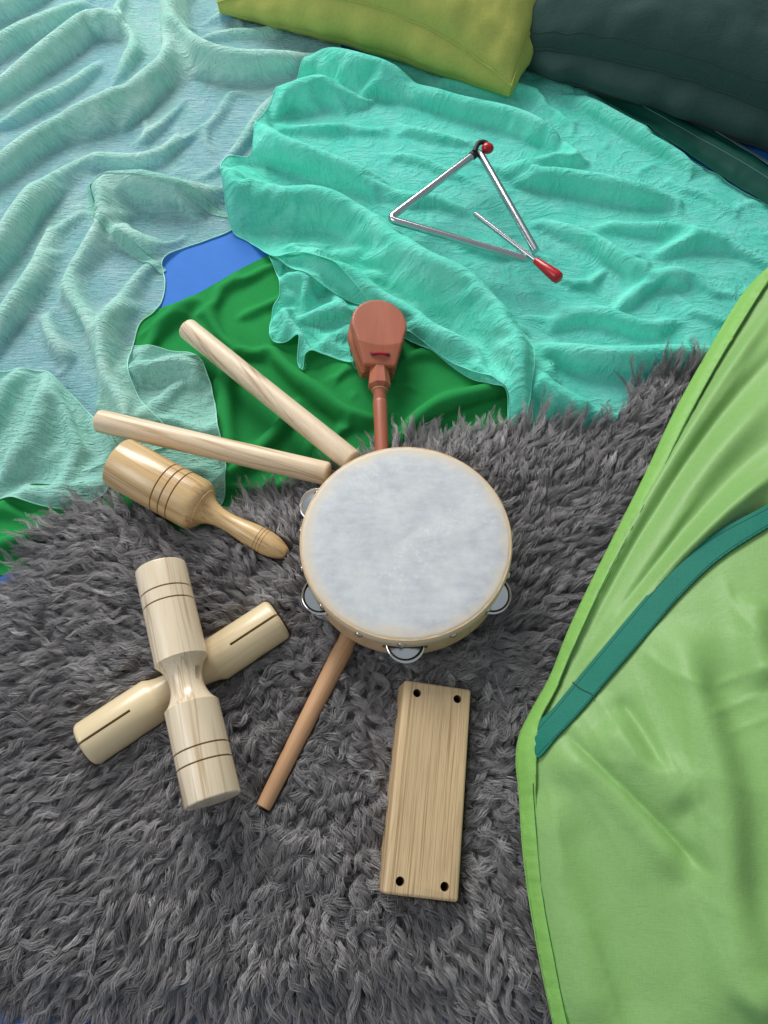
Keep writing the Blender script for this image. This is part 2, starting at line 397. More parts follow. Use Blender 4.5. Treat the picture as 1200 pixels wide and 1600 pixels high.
CEIL = np.full(TOP.shape, 1.0)
for (a_, b_, r_, za, zb) in (((291, 512), (552, 722), .0123, .030, .034), ((152, 657), (514, 741), .0123, .036, .034), ((186, 722), (322, 797), .0268, .046, .0385), ((322, 797), (448, 866), .012, .0385, .030),
                             ((836, 395), (748, 236), .0047, .036, .042), ((748, 236), (607, 342), .0047, .042, .038), ((607, 342), (826, 406), .0047, .038, .036), ((742, 334), (876, 437), .004, .034, .040),
                             ((597, 712), (592, 578), .010, .026, .029), ((590, 590), (588, 510), .030, .0295, .0295)):
    a_, b_ = P(*a_, za), P(*b_, zb); ux_, uy_ = b_.x-a_.x, b_.y-a_.y; l2 = ux_*ux_+uy_*uy_
    t_ = np.clip(((gxx-a_.x)*ux_+(gyy-a_.y)*uy_)/l2, 0, 1); d_ = np.hypot(gxx-a_.x-t_*ux_, gyy-a_.y-t_*uy_); rr_ = r_+.004
    lim_ = za+(zb-za)*t_-np.sqrt(np.clip((r_+.001)**2-d_**2, 0, None)) if r_ < .03 else np.full(TOP.shape, .0105)
    CEIL = np.where(d_ < rr_, np.minimum(CEIL, lim_), CEIL)
def drape(p, flat, used, low, slack, flow, iters, grav, smooth, tether, bd, aniso, press=0.0, gsl=0):
    """let the slack cloth settle on the pile: stretch constraints, weight, contact. slack and flow (fold direction) are fields"""
    p0 = flat; prev = p.copy()
    H, W = used.shape; offs = [(0, 1), (1, 0), (1, 1), (1, -1), (0, 2), (2, 0)]
    con = []
    for dy_, dx_ in offs:
        a = (slice(0, H-dy_), slice(max(0, -dx_), W-max(0, dx_))); b = (slice(dy_, H), slice(max(0, dx_), W+min(0, dx_)))
        ok = (used[a] & used[b]).astype(float)
        d = flat[b][..., :2]-flat[a][..., :2]; L = np.hypot(d[..., 0], d[..., 1])+1e-9
        across = (-d[..., 0]*np.sin(flow[a])+d[..., 1]*np.cos(flow[a]))/L
        r = L*(1+slack[a]*((1-aniso)+aniso*across**2)+(gsl[a] if np.ndim(gsl) else 0)*across**2)
        con.append((a, b, ok, r, 1.0 if max(abs(dy_), abs(dx_)) == 1 else .3))
    tw = (tether+bd*.25)[..., None]; u3 = used[..., None]
    for it in range(iters):
        vel = (p-prev)*.88; prev = p.copy(); p = p+vel; p[..., 2] -= grav
        for sub in range(2):
            acc = np.zeros_like(p); cnt = np.full((H, W), 1e-6)
            for a, b, ok, r, k in con:
                d = p[b]-p[a]; L = np.sqrt((d*d).sum(-1))+1e-9
                c = d*(((L-r)/L)*ok*.5*k)[..., None]; acc[a] += c; acc[b] -= c; cnt[a] += ok*k; cnt[b] += ok*k
            p = p+acc/cnt[..., None]*1.7
        if smooth:
            q = np.where(u3, p, 0); n = np.zeros((H, W)); m = np.zeros_like(p)
            for dy_, dx_ in ((0, 1), (0, -1), (1, 0), (-1, 0)):
                m += np.roll(q, (dy_, dx_), (0, 1)); n += np.roll(used, (dy_, dx_), (0, 1))
            p = p+smooth*np.where((used & (n == 4))[..., None], m/np.maximum(n, 1)[..., None]-p, 0)
        p[..., :2] += (p0[..., :2]-p[..., :2])*tw
        g = samp(low, p[..., 0], p[..., 1]); hit = p[..., 2] < g
        p[..., 2] = np.where(hit, g, p[..., 2])
        p[..., 2] = np.minimum(p[..., 2], np.maximum(samp(CEIL, p[..., 0], p[..., 1])-press, g))
        p[..., :2] = np.where(hit[..., None], p[..., :2]*.5+prev[..., :2]*.5, p[..., :2])
    return p
def cloth_grid(poly, res):
    x0, y0 = poly.min(0)-res; x1, y1 = poly.max(0)+res
    nx_, ny_ = int((x1-x0)/res)+3, int((y1-y0)/res)+3
    X, Y = np.meshgrid(x0+res*np.arange(nx_), y0+res*np.arange(ny_))
    cin = inside((X[:-1, :-1]+X[1:, 1:])/2, (Y[:-1, :-1]+Y[1:, 1:])/2, poly)
    used = np.zeros(X.shape, bool); cnt = np.zeros(X.shape, int)
    for a, b in ((0, 0), (0, 1), (1, 0), (1, 1)):
        sl = (slice(a, X.shape[0]-1+a), slice(b, X.shape[1]-1+b)); used[sl] |= cin; cnt[sl] += cin
    bd = used & (cnt < 4)
    _, _, _, _, _, qx, qy = seg_dist(X[bd], Y[bd], poly, True); X[bd], Y[bd] = qx, qy
    return X, Y, cin, used, bd, x0, y0
def spread(F, used, n=8):
    """carry a field past the outline so it can be sampled there"""
    F = np.where(used[..., None], F, 0); u = used.astype(float)
    for _ in range(n):
        m = np.zeros_like(F); c = np.zeros_like(u)
        for dy_, dx_ in ((0, 1), (0, -1), (1, 0), (-1, 0)):
            m += np.roll(F*u[..., None], (dy_, dx_), (0, 1)); c += np.roll(u, (dy_, dx_), (0, 1))
        new = (u == 0) & (c > 0); F = np.where(new[..., None], m/np.maximum(c, 1)[..., None], F); u = np.where(new, 1, u)
    return F
def bicub(F, fx, fy):
    H, W = F.shape[:2]; ix, iy = np.floor(fx).astype(int), np.floor(fy).astype(int); u, v = fx-ix, fy-iy; out = 0
    def wts(t): return [(1-t)**3/6, (3*t**3-6*t**2+4)/6, (-3*t**3+3*t**2+3*t+1)/6, t**3/6]
    wu, wv = wts(u), wts(v)
    for j in range(4):
        for i in range(4):
            out = out+F[np.clip(iy+j-1, 0, H-1), np.clip(ix+i-1, 0, W-1)]*(wu[i]*wv[j])[..., None]
    return out

def sheet(name, poly_px, mat, parent=None, res=.0022, base=.0015, ridges=(), zref=.012, wr=(), soft=.018, hem=None, hem_r=.0009,
          zfun=None, thick=0, write=True, n_smooth=6, poly_w=None, fade=None, follow=True, slack=None, flow=lambda x, y: x*0, aniso=.5, levels=[(.013, 260, 1.0), (.0065, 70, 1.04), (.0034, 26, 1.06)], grav=.000024, smooth=.02, press=0.0, guide=1.0, tether=.006, amp=1.0, subdiv=1):
    """a piece of cloth lying on the pile: outline traced on the photo, folds as real relief, settled under its weight"""
    global TOP
    poly = smooth_line(PA(poly_px, zref), n_smooth, True) if poly_w is None else poly_w
    low = blur(TOP, soft) if follow else np.zeros_like(TOP); lowmax = TOP+.0012
    def initial(xs, ys):
        rz, ox, oy, dn = ridge_field(xs, ys, ridges, zref)
        z = samp(low, xs, ys)+base+rz*amp
        for (kind, am_, sx, sy, ang, seed) in wr:
            ca, sa = math.cos(ang), math.sin(ang); u, v = (xs*ca+ys*sa), (-xs*sa+ys*ca)
            wx = .012*noise(xs*14, ys*14, seed+20); wy = .012*noise(xs*14, ys*14, seed+21)
            q = fbm((u+wx)*sx, (v+wy)*sy, 3, seed)
            if kind == 'ridge': q = 1-np.abs(q)*1.8
            elif kind == 'crease': q = np.maximum(0, .35-np.abs(q))/.35
            z = z+am_*q
        if zfun is not None: z = z+zfun(xs, ys)
        if fade is not None:
            k = fade(xs, ys); z = samp(low, xs, ys)+base+(z-samp(low, xs, ys)-base)*k; ox, oy = ox*k, oy*k
        if follow: z = np.maximum(z, samp(lowmax, xs, ys))
        return z, ox, oy, dn
    D = None
    for (hh, its, sk) in (levels if slack is not None else [])+[(res, 0, 0)]:
        X, Y, cin, used, bd, x0, y0 = cloth_grid(poly, hh)
        xs, ys = X[used], Y[used]; flat = np.stack([X, Y, np.zeros(X.shape)], -1)
        if D is None:
            z, ox, oy, dn = initial(xs, ys)
            P_ = flat.copy(); P_[used] = np.stack([xs+ox, ys+oy, z], 1)
        else:
            F_, fx0, fy0, fh = D
            P_ = flat.copy(); P_[used] += bicub(F_, (xs-fx0)/fh, (ys-fy0)/fh)
            if its == 0: dn = ridge_field(xs, ys, ridges, zref)[3]
        if its:
            kf = fade(xs, ys) if fade is not None else 1.0
            ridge_field(xs, ys, ridges, zref); gs, gc, gs2 = GUIDE; fa = flow(xs, ys)
            sl_ = np.zeros(X.shape); sl_[used] = slack(xs, ys)*sk*kf; gl_ = np.zeros(X.shape); gl_[used] = gs*guide*kf
            fl_ = np.zeros(X.shape); fl_[used] = .5*np.arctan2(gs2+.25*np.sin(2*fa), gc+.25*np.cos(2*fa))
            P_ = drape(P_, flat, used, lowmax, sl_, fl_, its, grav*hh/.006, smooth, tether, bd.astype(float), aniso, press, gl_)
            D = (spread(P_-flat, used), x0, y0, hh)
    pos = P_[used]
    if slack is not None: pos[:, 2] = np.minimum(pos[:, 2], samp(CEIL, pos[:, 0], pos[:, 1])-press)
    if slack is not None and follow: pos[:, 2] = np.maximum(pos[:, 2], samp(lowmax, pos[:, 0], pos[:, 1]))
    if slack is not None:
        lapz = P_[..., 2]; g2 = np.zeros(X.shape)
        hz_ = pos[:, 2]-samp(low, pos[:, 0], pos[:, 1])-base
        dn = np.clip(dn*.5+np.clip(hz_/.020, -.3, 1)*.6, 0, 1)
    idx = np.full(X.shape, -1); idx[used] = np.arange(used.sum())
    ii = idx[:-1, :-1][cin], idx[:-1, 1:][cin], idx[1:, 1:][cin], idx[1:, :-1][cin]
    me = bpy.data.meshes.new(name); nv, nf = len(xs), len(ii[0])
    me.vertices.add(nv); me.vertices.foreach_set('co', pos.ravel())
    me.loops.add(nf*4); me.loops.foreach_set('vertex_index', np.stack(ii, 1).astype(np.int32).ravel())
    me.polygons.add(nf); me.polygons.foreach_set('loop_start', np.arange(nf, dtype=np.int32)*4)
    me.update(calc_edges=True)
    at = me.attributes.new('dens', 'FLOAT', 'POINT'); at.data.foreach_set('value', dn.astype(np.float32))
    # where the cloth lay before it settled: the weave keeps to the threads
    o = link(name, me, mat, parent)
    if subdiv:
        md = o.modifiers.new('soft', 'SUBSURF'); md.levels = md.render_levels = subdiv; md.boundary_smooth = 'ALL'
    if thick:
        md = o.modifiers.new('thick', 'SOLIDIFY'); md.thickness = thick; md.offset = 1
    F = np.zeros(X.shape+(3,)); F[used] = pos
    if hem is not None:
        # chain the boundary edges
        from collections import defaultdict
        ec = defaultdict(int)
        q4 = np.stack(ii, 1)
        for a, b in ((0, 1), (1, 2), (2, 3), (3, 0)):
            for e in np.sort(q4[:, [a, b]], 1).tolist(): ec[tuple(e)] += 1
        adj = defaultdict(list)
        for (a, b), c_ in ec.items():
            if c_ == 1: adj[a].append(b); adj[b].append(a)
        st_ = next(iter(adj)); loop = [st_]; pr_ = None; cur = st_
        while True:
            nx2 = [q for q in adj[cur] if q != pr_]
            if not nx2: break
            pr_, cur = cur, nx2[0]
            if cur == st_ or len(loop) > 8000: break
            loop.append(cur)
        hp = pos[loop]; 
        for _ in range(4): hp = (np.roll(hp, 1, 0)+2*hp+np.roll(hp, -1, 0))/4
        tube('hem', hp+np.array([0, 0, hem_r*.3]), hem_r*(1+.3*noise(np.arange(len(hp))*.25, np.zeros(len(hp)), 2)), hem, o, 6, closed=True)
    if write:
        # splat cell by cell into the pile's height
        c00, c01, c11, c10 = (F[:-1, :-1][cin], F[:-1, 1:][cin], F[1:, 1:][cin], F[1:, :-1][cin])
        m = max(2, int(res/GR*2.2)+1)
        for a in np.linspace(0, 1, m):
            for b in np.linspace(0, 1, m):
                q = (c00*(1-a)+c01*a)*(1-b)+(c10*(1-a)+c11*a)*b
                jx = np.clip(np.round((q[:, 0]-GX0)/GR).astype(int), 0, GNX-1); jy = np.clip(np.round((q[:, 1]-GY0)/GR).astype(int), 0, GNY-1)
                np.maximum.at(TOP, (jy, jx), q[:, 2])
    return o, None, poly

# rug outline first (cloths flatten beneath it)
RUG_PX = [(-140, 1040), (-20, 985), (50, 930), (105, 850), (160, 812), (200, 815), (250, 838), (330, 868), (390, 822), (470, 795), (560, 760), (640, 722), (720, 705),
          (830, 698), (925, 694), (968, 652), (1005, 618), (1085, 612), (1160, 640), (1180, 800), (1020, 1200), (980, 1400), (960, 1500), (860, 1536),
          (700, 1540), (560, 1546), (400, 1542), (200, 1544), (60, 1536), (-60, 1500), (-160, 1400), (-190, 1180)]
RUG = smooth_line(PA(RUG_PX, .012), 6, True)
def rug_fade(x, y):
    d, *_ = seg_dist(x, y, RUG, True); i = inside(x, y, RUG)
    return np.where(i, 1-sstep(0, .03, d)*.92, 1.0)

# dark green cotton cloth
GREEN_PX = [(-70, 740), (40, 755), (150, 740), (205, 600), (205, 520), (222, 482), (248, 472), (300, 452), (402, 396), (470, 380), (620, 400), (760, 470),
            (860, 560), (850, 670), (760, 740), (600, 820), (420, 880), (250, 900), (120, 880), (60, 868), (10, 888), (-70, 890)]
go, g_h, _ = sheet('green_cloth', GREEN_PX, M['green'], ridges=[
    ([(215, 510), (245, 482), (285, 475), (302, 455)], 9, 9, 14),
    ([(300, 452), (302, 480), (330, 520)], 5, 6, 10),
    ([(400, 400), (330, 470), (380, 560)], 6, 16, 12),
    ([(420, 520), (460, 600), (560, 650), (610, 640)], 9, 14, 10),
    ([(610, 690), (660, 640), (740, 610), (830, 590)], 8, 12, 9),
    ([(640, 660), (720, 650), (800, 640)], 5, 8, 8),
    ([(460, 640), (420, 690), (360, 720)], 6, 9, 9),
    ([(330, 575), (352, 620), (362, 680), (385, 720)], 7, 8, 9),
    ([(440, 560), (480, 640), (500, 690)], 5, 9, 9),
    ([(470, 570), (500, 590), (540, 625)], 6, 9, 8),
    ([(620, 560), (700, 590), (780, 590)], -4, 12, 12),
    ([(-40, 800), (40, 790), (110, 800)], 7, 9, 9), ([(-30, 850), (30, 835), (80, 825)], 7, 10, 8), ([(20, 770), (60, 800), (80, 840)], 5, 9, 9),
    ([(330, 760), (400, 750), (470, 735)], 5, 8, 8)],
    wr=[('soft', .004, 9, 16, .5, 1)], base=.003, fade=rug_fade, res=.0034, press=.004, guide=.45, slack=lambda x, y: .14+0*x, flow=lambda x, y: .5+1.2*noise(x*5, y*5, 77), aniso=.7, amp=1.6)
tag(go, 'dark green cotton cloth crumpled under the claves and castanet', 'cloth')

# pale aqua gauze: the main spread, an end underneath the claves and a flap folded over at the left
AQ_TAIL = [(196, 533), (228, 540), (262, 542), (300, 546), (320, 575), (332, 620), (345, 690), (352, 742), (340, 786), (300, 770), (240, 730), (170, 690), (150, 620), (180, 560)]
at_, _, _ = sheet('folded_end', AQ_TAIL, M['aqua_b'], None, base=.002, ridges=[
    ([(205, 540), (230, 548), (262, 548), (305, 550)], 6, 4, 5), ([(205, 582), (235, 572), (275, 566), (318, 572)], 5, 4, 5),
    ([(215, 604), (260, 590), (322, 590)], 2.5, 4, 4), ([(225, 560), (232, 575), (250, 570)], 3, 4, 4),
    ([(240, 640), (290, 660), (345, 700)], 2, 10, 10)],
    wr=[('soft', .0010, 40, 150, -.1, 5)], hem=M['aqua_h'], hem_r=.0006, fade=rug_fade, res=.003, press=.003, slack=lambda x, y: .16+0*x, flow=lambda x, y: .2+0*x, aniso=.3, levels=[(.009, 160, 1), (.0045, 60, 1.05)])
AQ_MAIN = [(-120, -60), (60, -90), (300, -80), (440, -50), (520, 40), (545, 120), (470, 140), (420, 230), (400, 300), (365, 342), (320, 362), (275, 378), (249, 398), (253, 425), (250, 452),
           (238, 475), (215, 492), (205, 520), (199, 560), (206, 600), (228, 635), (262, 668), (258, 690), (190, 706), (120, 730), (40, 730), (-120, 700), (-160, 300)]
am, a_h, _ = sheet('aqua_gauze_cloth', AQ_MAIN, M['aqua'], None, base=.003, ridges=[
    ([(235, -40), (250, 30), (268, 75), (262, 108), (228, 138), (172, 168), (118, 186), (58, 222), (0, 275), (-60, 330)], 22, 13, 20, 6),
    ([(190, -40), (206, 30), (216, 62), (205, 82), (180, 118)], 14, 8, 10),
    ([(280, -40), (278, 20), (282, 55), (320, 85), (365, 102), (430, 104), (500, 84)], 17, 10, 22, 4),
    ([(212, 52), (150, 32), (108, 62), (62, 92), (0, 140), (-60, 170)], 13, 16, 14),
    ([(150, 0), (90, 28), (30, 50), (-50, 90)], 12, 14, 12), ([(90, -30), (20, 5), (-60, 30)], 10, 14, 12),
    ([(276, 105), (262, 150), (240, 188), (214, 224)], 10, 8, 9),
    ([(110, 228), (170, 244), (232, 240), (262, 222), (278, 190)], 7, 7, 9),
    ([(126, 269), (180, 276), (250, 290), (310, 302), (352, 310)], 15, 8, 10, 2),
    ([(128, 275), (140, 318), (175, 352), (215, 378), (247, 398)], 15, 9, 12), ([(190, 305), (250, 325), (300, 335)], -12, 16, 16),
    ([(120, 285), (88, 340), (62, 400), (28, 470), (-20, 540)], 13, 12, 14),
    ([(66, 268), (36, 330), (4, 400), (-40, 470)], 12, 14, 14),
    ([(205, 320), (150, 370), (110, 420), (92, 470)], 8, 12, 13),
    ([(96, 400), (104, 460), (128, 520), (150, 575), (165, 610)], 9, 10, 9),
    ([(205, 452), (180, 500), (172, 560), (190, 610), (240, 660)], 10, 10, 9),
    ([(60, 480), (84, 530), (110, 560)], 7, 9, 9),
    ([(235, 400), (215, 440), (200, 480)], 5, 9, 9),
    ([(360, 140), (330, 190), (322, 235)], 4, 12, 12), ([(420, 150), (380, 210), (350, 240)], 5, 12, 12), ([(300, 130), (280, 200), (250, 250)], 5, 12, 10),
    ([(250, 250), (300, 260), (352, 268)], 4, 8, 8), ([(160, 130), (190, 150), (215, 130)], 5, 8, 8), ([(100, 190), (160, 215), (200, 205)], 4, 7, 7),
    ([(0, 190), (50, 150), (100, 128), (160, 80)], 8, 12, 12), ([(310, 30), (380, 45), (450, 40)], 6, 12, 12),
    ([(40, 330), (70, 300), (110, 250), (150, 220)], 8, 12, 12)],
    wr=[('soft', .004, 5, 16, .85, 3)], hem=M['aqua_h'], hem_r=.0007, zref=.015, res=.0034, press=.002, slack=lambda x, y: .09+.07*noise(x*6, y*6, 44), flow=lambda x, y: .85+1.2*noise(x*5, y*5, 78), aniso=.8, amp=1.5)
tag(am, 'pale aqua crinkled gauze cloth spread out beside the lime pillow', 'cloth')
at_.parent = am
for bl_ in ([(127, 268), (185, 273), (250, 286), (310, 299), (354, 308)], [(127, 268), (137, 312), (172, 350), (214, 378), (246, 397)]):
    c_ = smooth_line(PA(bl_, .032), 6); t_ = np.gradient(c_, axis=0); t_ /= np.linalg.norm(t_, axis=1)[:, None]; n_ = np.stack([-t_[:, 1], t_[:, 0]], 1)*.0048
    sheet('hem_band', None, M['aqua_b'], am, .0022, .0012, poly_w=np.vstack([c_+n_, (c_-n_)[::-1]]), soft=.003)
AQ_FLAP = [(-120, 560), (-10, 570), (30, 568), (62, 570), (88, 590), (120, 622), (150, 655), (176, 690), (170, 735), (150, 765), (92, 783), (0, 770), (-120, 760)]
fo, _, _ = sheet('folded_flap', AQ_FLAP, M['aqua_b'], am, base=.0025, ridges=[
    ([(62, 576), (58, 620), (30, 690), (0, 750)], 9, 10, 10), ([(62, 575), (100, 612), (140, 655), (168, 690)], 7, 5, 12), ([(110, 640), (100, 700), (90, 760)], 4, 12, 14),
    ([(20, 572), (10, 620), (-30, 680)], 7, 10, 10), ([(150, 690), (120, 720), (90, 770)], 3, 10, 10), ([(0, 768), (60, 770), (120, 768)], 5, 6, 8)],
    wr=[('soft', .003, 20, 30, 1.2, 9)], hem=M['aqua_h'], hem_r=.0007, zref=.02, fade=rug_fade, res=.003, slack=lambda x, y: .14+0*x, flow=lambda x, y: 1.2+.6*noise(x*9, y*9, 5), aniso=.5, levels=[(.010, 160, 1), (.005, 60, 1.05)])

# mint gauze
def tri_flat(x, y):
    c = P(735, 330, .02); d = np.hypot(x-c.x, y-c.y); return d
def mint_slack(x, y):
    a, b = P(430, 280, .02), P(790, 560, .02)
    d, *_ = seg_dist(x, y, np.array([[a.x, a.y], [P(560, 400, .02).x, P(560, 400, .02).y], [b.x, b.y]]))
    t = P(735, 335, .02); return (.12+.08*np.exp(-(d/.075)**2))*(1-.45*np.exp(-(((x-t.x)/.11)**2+((y-t.y)/.10)**2)))
MINT_EDGE = [(455, 118), (478, 88), (512, 64), (548, 82), (600, 60), (700, 20), (830, 50), (880, 92), (960, 142), (1040, 192), (1100, 236), (1172, 280), (1270, 335), (1330, 430),
             (1240, 590), (1120, 640), (1040, 670), (960, 715), (905, 720), (840, 690), (815, 668), (797, 660), (793, 615), (770, 600), (730, 572), (690, 545), (640, 518), (600, 480),
             (560, 462), (530, 452), (500, 440), (470, 430), (452, 412), (428, 395), (385, 352), (357, 336), (352, 290), (351, 245), (366, 232), (392, 232), (402, 190), (425, 150)]
MINT_TAIL = [(420, 385), (470, 380), (560, 430), (600, 470), (560, 500), (545, 540), (552, 562), (530, 552), (500, 548), (476, 552), (472, 572), (464, 560), (468, 530), (440, 530), (421, 520), (424, 480), (438, 455), (432, 420)]
mt, _, _ = sheet('frayed_corner', MINT_TAIL, M['mint'], None, base=.003, ridges=[
    ([(440, 434), (470, 432), (515, 438)], 6, 4, 6), ([(424, 500), (432, 488), (448, 486), (462, 500), (470, 545)], 11, 6, 6), ([(470, 488), (510, 482), (550, 482)], 9, 5, 7),
    ([(438, 440), (428, 480), (424, 515)], 6, 5, 7), ([(480, 500), (500, 530), (530, 550)], 3, 8, 8), ([(500, 430), (490, 460), (475, 480)], 5, 8, 8)],
    wr=[('soft', .002, 30, 30, 0, 12)], hem=M['mint_h'], hem_r=.0006, zref=.015, res=.0028, slack=lambda x, y: .20+0*x, flow=lambda x, y: 0*x, aniso=.3, levels=[(.008, 160, 1), (.004, 60, 1.05)])
mi, m_h, _ = sheet('mint_gauze_cloth', MINT_EDGE, M['mint'], None, base=.005, ridges=[
    # gathered left side
    ([(352, 250), (356, 290), (372, 306), (420, 306), (470, 306), (540, 322), (585, 345)], 20, 8, 15, 5),
    ([(357, 336), (400, 316), (455, 312)], 6, 5, 8),
    ([(366, 236), (400, 268), (440, 296), (480, 304)], 10, 8, 9), ([(395, 225), (440, 252), (520, 282), (590, 330)], 9, 9, 9),
    ([(405, 190), (440, 225), (520, 250), (600, 270)], 7, 11, 11), ([(412, 180), (430, 150), (470, 142), (510, 122), (560, 128), (640, 124)], 14, 8, 14, 3),
    ([(462, 116), (490, 106), (512, 110), (530, 136)], 10, 6, 8), ([(500, 70), (545, 86), (590, 104), (650, 118)], 12, 9, 12),
    ([(420, 172), (470, 178), (540, 160)], -7, 8, 10),
    # the thick roll along the near edge
    ([(440, 352), (500, 330), (560, 340), (610, 385), (660, 440), (700, 456), (738, 458)], 14, 10, 14, 3),
    ([(470, 380), (540, 424), (600, 462), (660, 500), (720, 535), (780, 575)], 13, 9, 10),
    ([(585, 345), (640, 400), (690, 430), (745, 450), (785, 505), (822, 545), (818, 590), (803, 650)], 20, 9, 13, 4),
    ([(700, 470), (740, 500), (770, 560), (792, 610)], 9, 7, 9), ([(620, 440), (690, 490), (750, 530)], 6, 8, 8),
    ([(745, 455), (790, 500), (810, 540)], 7, 5, 5),
    ([(560, 290), (620, 345), (700, 400), (760, 440), (800, 490)], 8, 12, 12),
    # right
    ([(832, 545), (900, 549), (1000, 548), (1100, 546), (1200, 540)], 15, 10, 13, 3),
    ([(840, 575), (900, 600), (960, 618), (1020, 600)], -6, 8, 8), ([(822, 590), (880, 612), (930, 635)], 9, 7, 9),
    ([(640, 130), (720, 160), (770, 165), (840, 185), (880, 215)], 9, 12, 14), ([(620, 180), (700, 190), (740, 200)], 6, 14, 14),
    ([(790, 245), (840, 250), (880, 225), (930, 235)], 8, 10, 10), ([(800, 265), (880, 270), (960, 290), (1060, 300)], 9, 12, 14),
    ([(850, 320), (920, 350), (980, 400), (1060, 450)], 7, 12, 12), ([(900, 320), (990, 330), (1060, 335), (1150, 345)], 6, 12, 12),
    ([(1020, 380), (1080, 360), (1150, 370)], 7, 10, 12), ([(880, 470), (960, 460), (1020, 420), (1080, 400)], 7, 11, 11),
    ([(860, 520), (930, 490), (1010, 505), (1080, 480)], 7, 11, 11), ([(900, 130), (960, 170), (1040, 210), (1100, 260)], 7, 12, 14),
    ([(880, 150), (900, 190), (900, 240)], 4, 9, 9), ([(690, 100), (760, 130), (840, 130)], 6, 12, 12), ([(1040, 480), (1020, 440), (1040, 400)], 4, 7, 7),
    ([(930, 440), (930, 400), (910, 370)], 4, 7, 7), ([(610, 220), (660, 235), (690, 270)], 4, 14, 14), ([(620, 300), (670, 290), (730, 310)], 4, 10, 10)],
    wr=[('soft', .004, 9, 14, -.4, 31)], hem=M['mint_h'], hem_r=.0006, zref=.022, res=.0034, slack=mint_slack, flow=lambda x, y: -.45+1.0*noise(x*6, y*6, 79), aniso=.6, amp=1.6, guide=1.0)
MINT_FOLD = [(353, 300), (360, 262), (378, 246), (420, 262), (480, 285), (560, 306), (620, 350), (690, 410), (750, 446), (800, 498), (832, 540), (832, 580), (822, 655), (799, 658), (797, 612), (765, 585), (700, 545),
             (640, 505), (590, 470), (540, 428), (490, 402), (450, 392), (425, 388), (385, 352), (357, 336)]
mf, _, _ = sheet('folded_front', MINT_FOLD, M['mint'], mi, base=.006, ridges=[
    ([(362, 262), (362, 300), (385, 318), (440, 308), (520, 312), (585, 345)], 22, 12, 18, 4), ([(357, 334), (400, 322), (455, 316)], 8, 7, 8),
    ([(440, 352), (500, 332), (560, 345), (610, 390), (660, 442), (700, 458), (738, 460)], 20, 12, 16, 3), ([(480, 388), (540, 420), (600, 455), (680, 500), (760, 555)], 16, 10, 12),
    ([(590, 350), (650, 405), (700, 432), (748, 452), (788, 508), (822, 548), (818, 592), (808, 648)], 24, 11, 15, 4), ([(690, 470), (740, 505), (772, 562), (796, 612)], 12, 9, 9),
    ([(430, 375), (480, 362), (520, 370)], -8, 10, 10), ([(600, 420), (680, 470), (740, 500)], -8, 9, 9)],
    wr=[('soft', .003, 12, 20, -.5, 91)], hem=M['mint_h'], hem_r=.0006, zref=.030, res=.0032, slack=lambda x, y: .10+0*x, flow=lambda x, y: -.6+.6*noise(x*7, y*7, 92), aniso=.6, amp=1.5, guide=.9, levels=[(.012, 200, 1), (.006, 70, 1.04), (.0032, 24, 1.06)])
tag(mi, 'mint green gauze cloth bunched up under the metal triangle', 'cloth'); mt.parent = mi
# loose threads of the frayed corner
fr = []
for (px, py, n, dx, dy) in ((473, 572, 8, 2, 14), (548, 562, 9, 12, 26), (505, 548, 5, 3, 8)):
    for k in range(n):
        a = P(px+random.uniform(-7, 7), py+random.uniform(-5, 3), 0); b = P(px+dx*random.uniform(.2, 1.4)+random.uniform(-6, 6), py+dy*random.uniform(.4, 1.1), 0)
        pts = []
        for q in np.linspace(0, 1, 8):
            p = a.lerp(b, q); p.x += .0015*math.sin(q*7+k); p.y += .001*math.cos(q*9+2*k); p.z = top_at(p.x, p.y)+.0015; pts.append(p)
        tube('loose_thread', smooth_line(pts, 3), .00025, M['mint_h'], mi, 4)

# dark green strip beside the cloth, with a pale edging
STRIP_PX = [(800, 60), (850, 72), (960, 128), (1090, 192), (1210, 262), (1320, 340), (1320, 390), (1210, 322), (1100, 256), (990, 190), (880, 122), (810, 90)]
st, _, _ = sheet('fabric_strip', STRIP_PX, M['strip'], None, .0025, .006, ridges=[
    ([(830, 75), (960, 145), (1090, 215), (1210, 285), (1320, 362)], 12, 14, 12), ([(830, 66), (960, 134), (1090, 198), (1210, 268)], 6, 4, 4)],
    wr=[('soft', .0012, 20, 20, 0, 40)], zref=.01, thick=.0008)
tag(st, 'dark bottle green fabric strip running between mint cloth and dark pillow', 'strip')
ed = smooth_line(PA([(1040, 168), (1090, 190), (1150, 224), (1210, 258), (1320, 330)], .012), 6)
edp = np.vstack([ed+np.array([.004, .006]), (ed+np.array([-.0025, -.004]))[::-1]])
e2, _, _ = sheet('edging', None, M['edging'], st, .002, .003, wr=[('soft', .0008, 60, 60, 0, 41)], poly_w=edp, zref=.012, thick=.0008)
sl = smooth_line(PA([(860, 90), (960, 142), (1090, 212), (1210, 282), (1320, 358)], .018), 10)
tube('stitching', np.array([(x, y, top_at(x, y)+.0006) for x, y in sl]), .0005, M['edging'], st, 5)

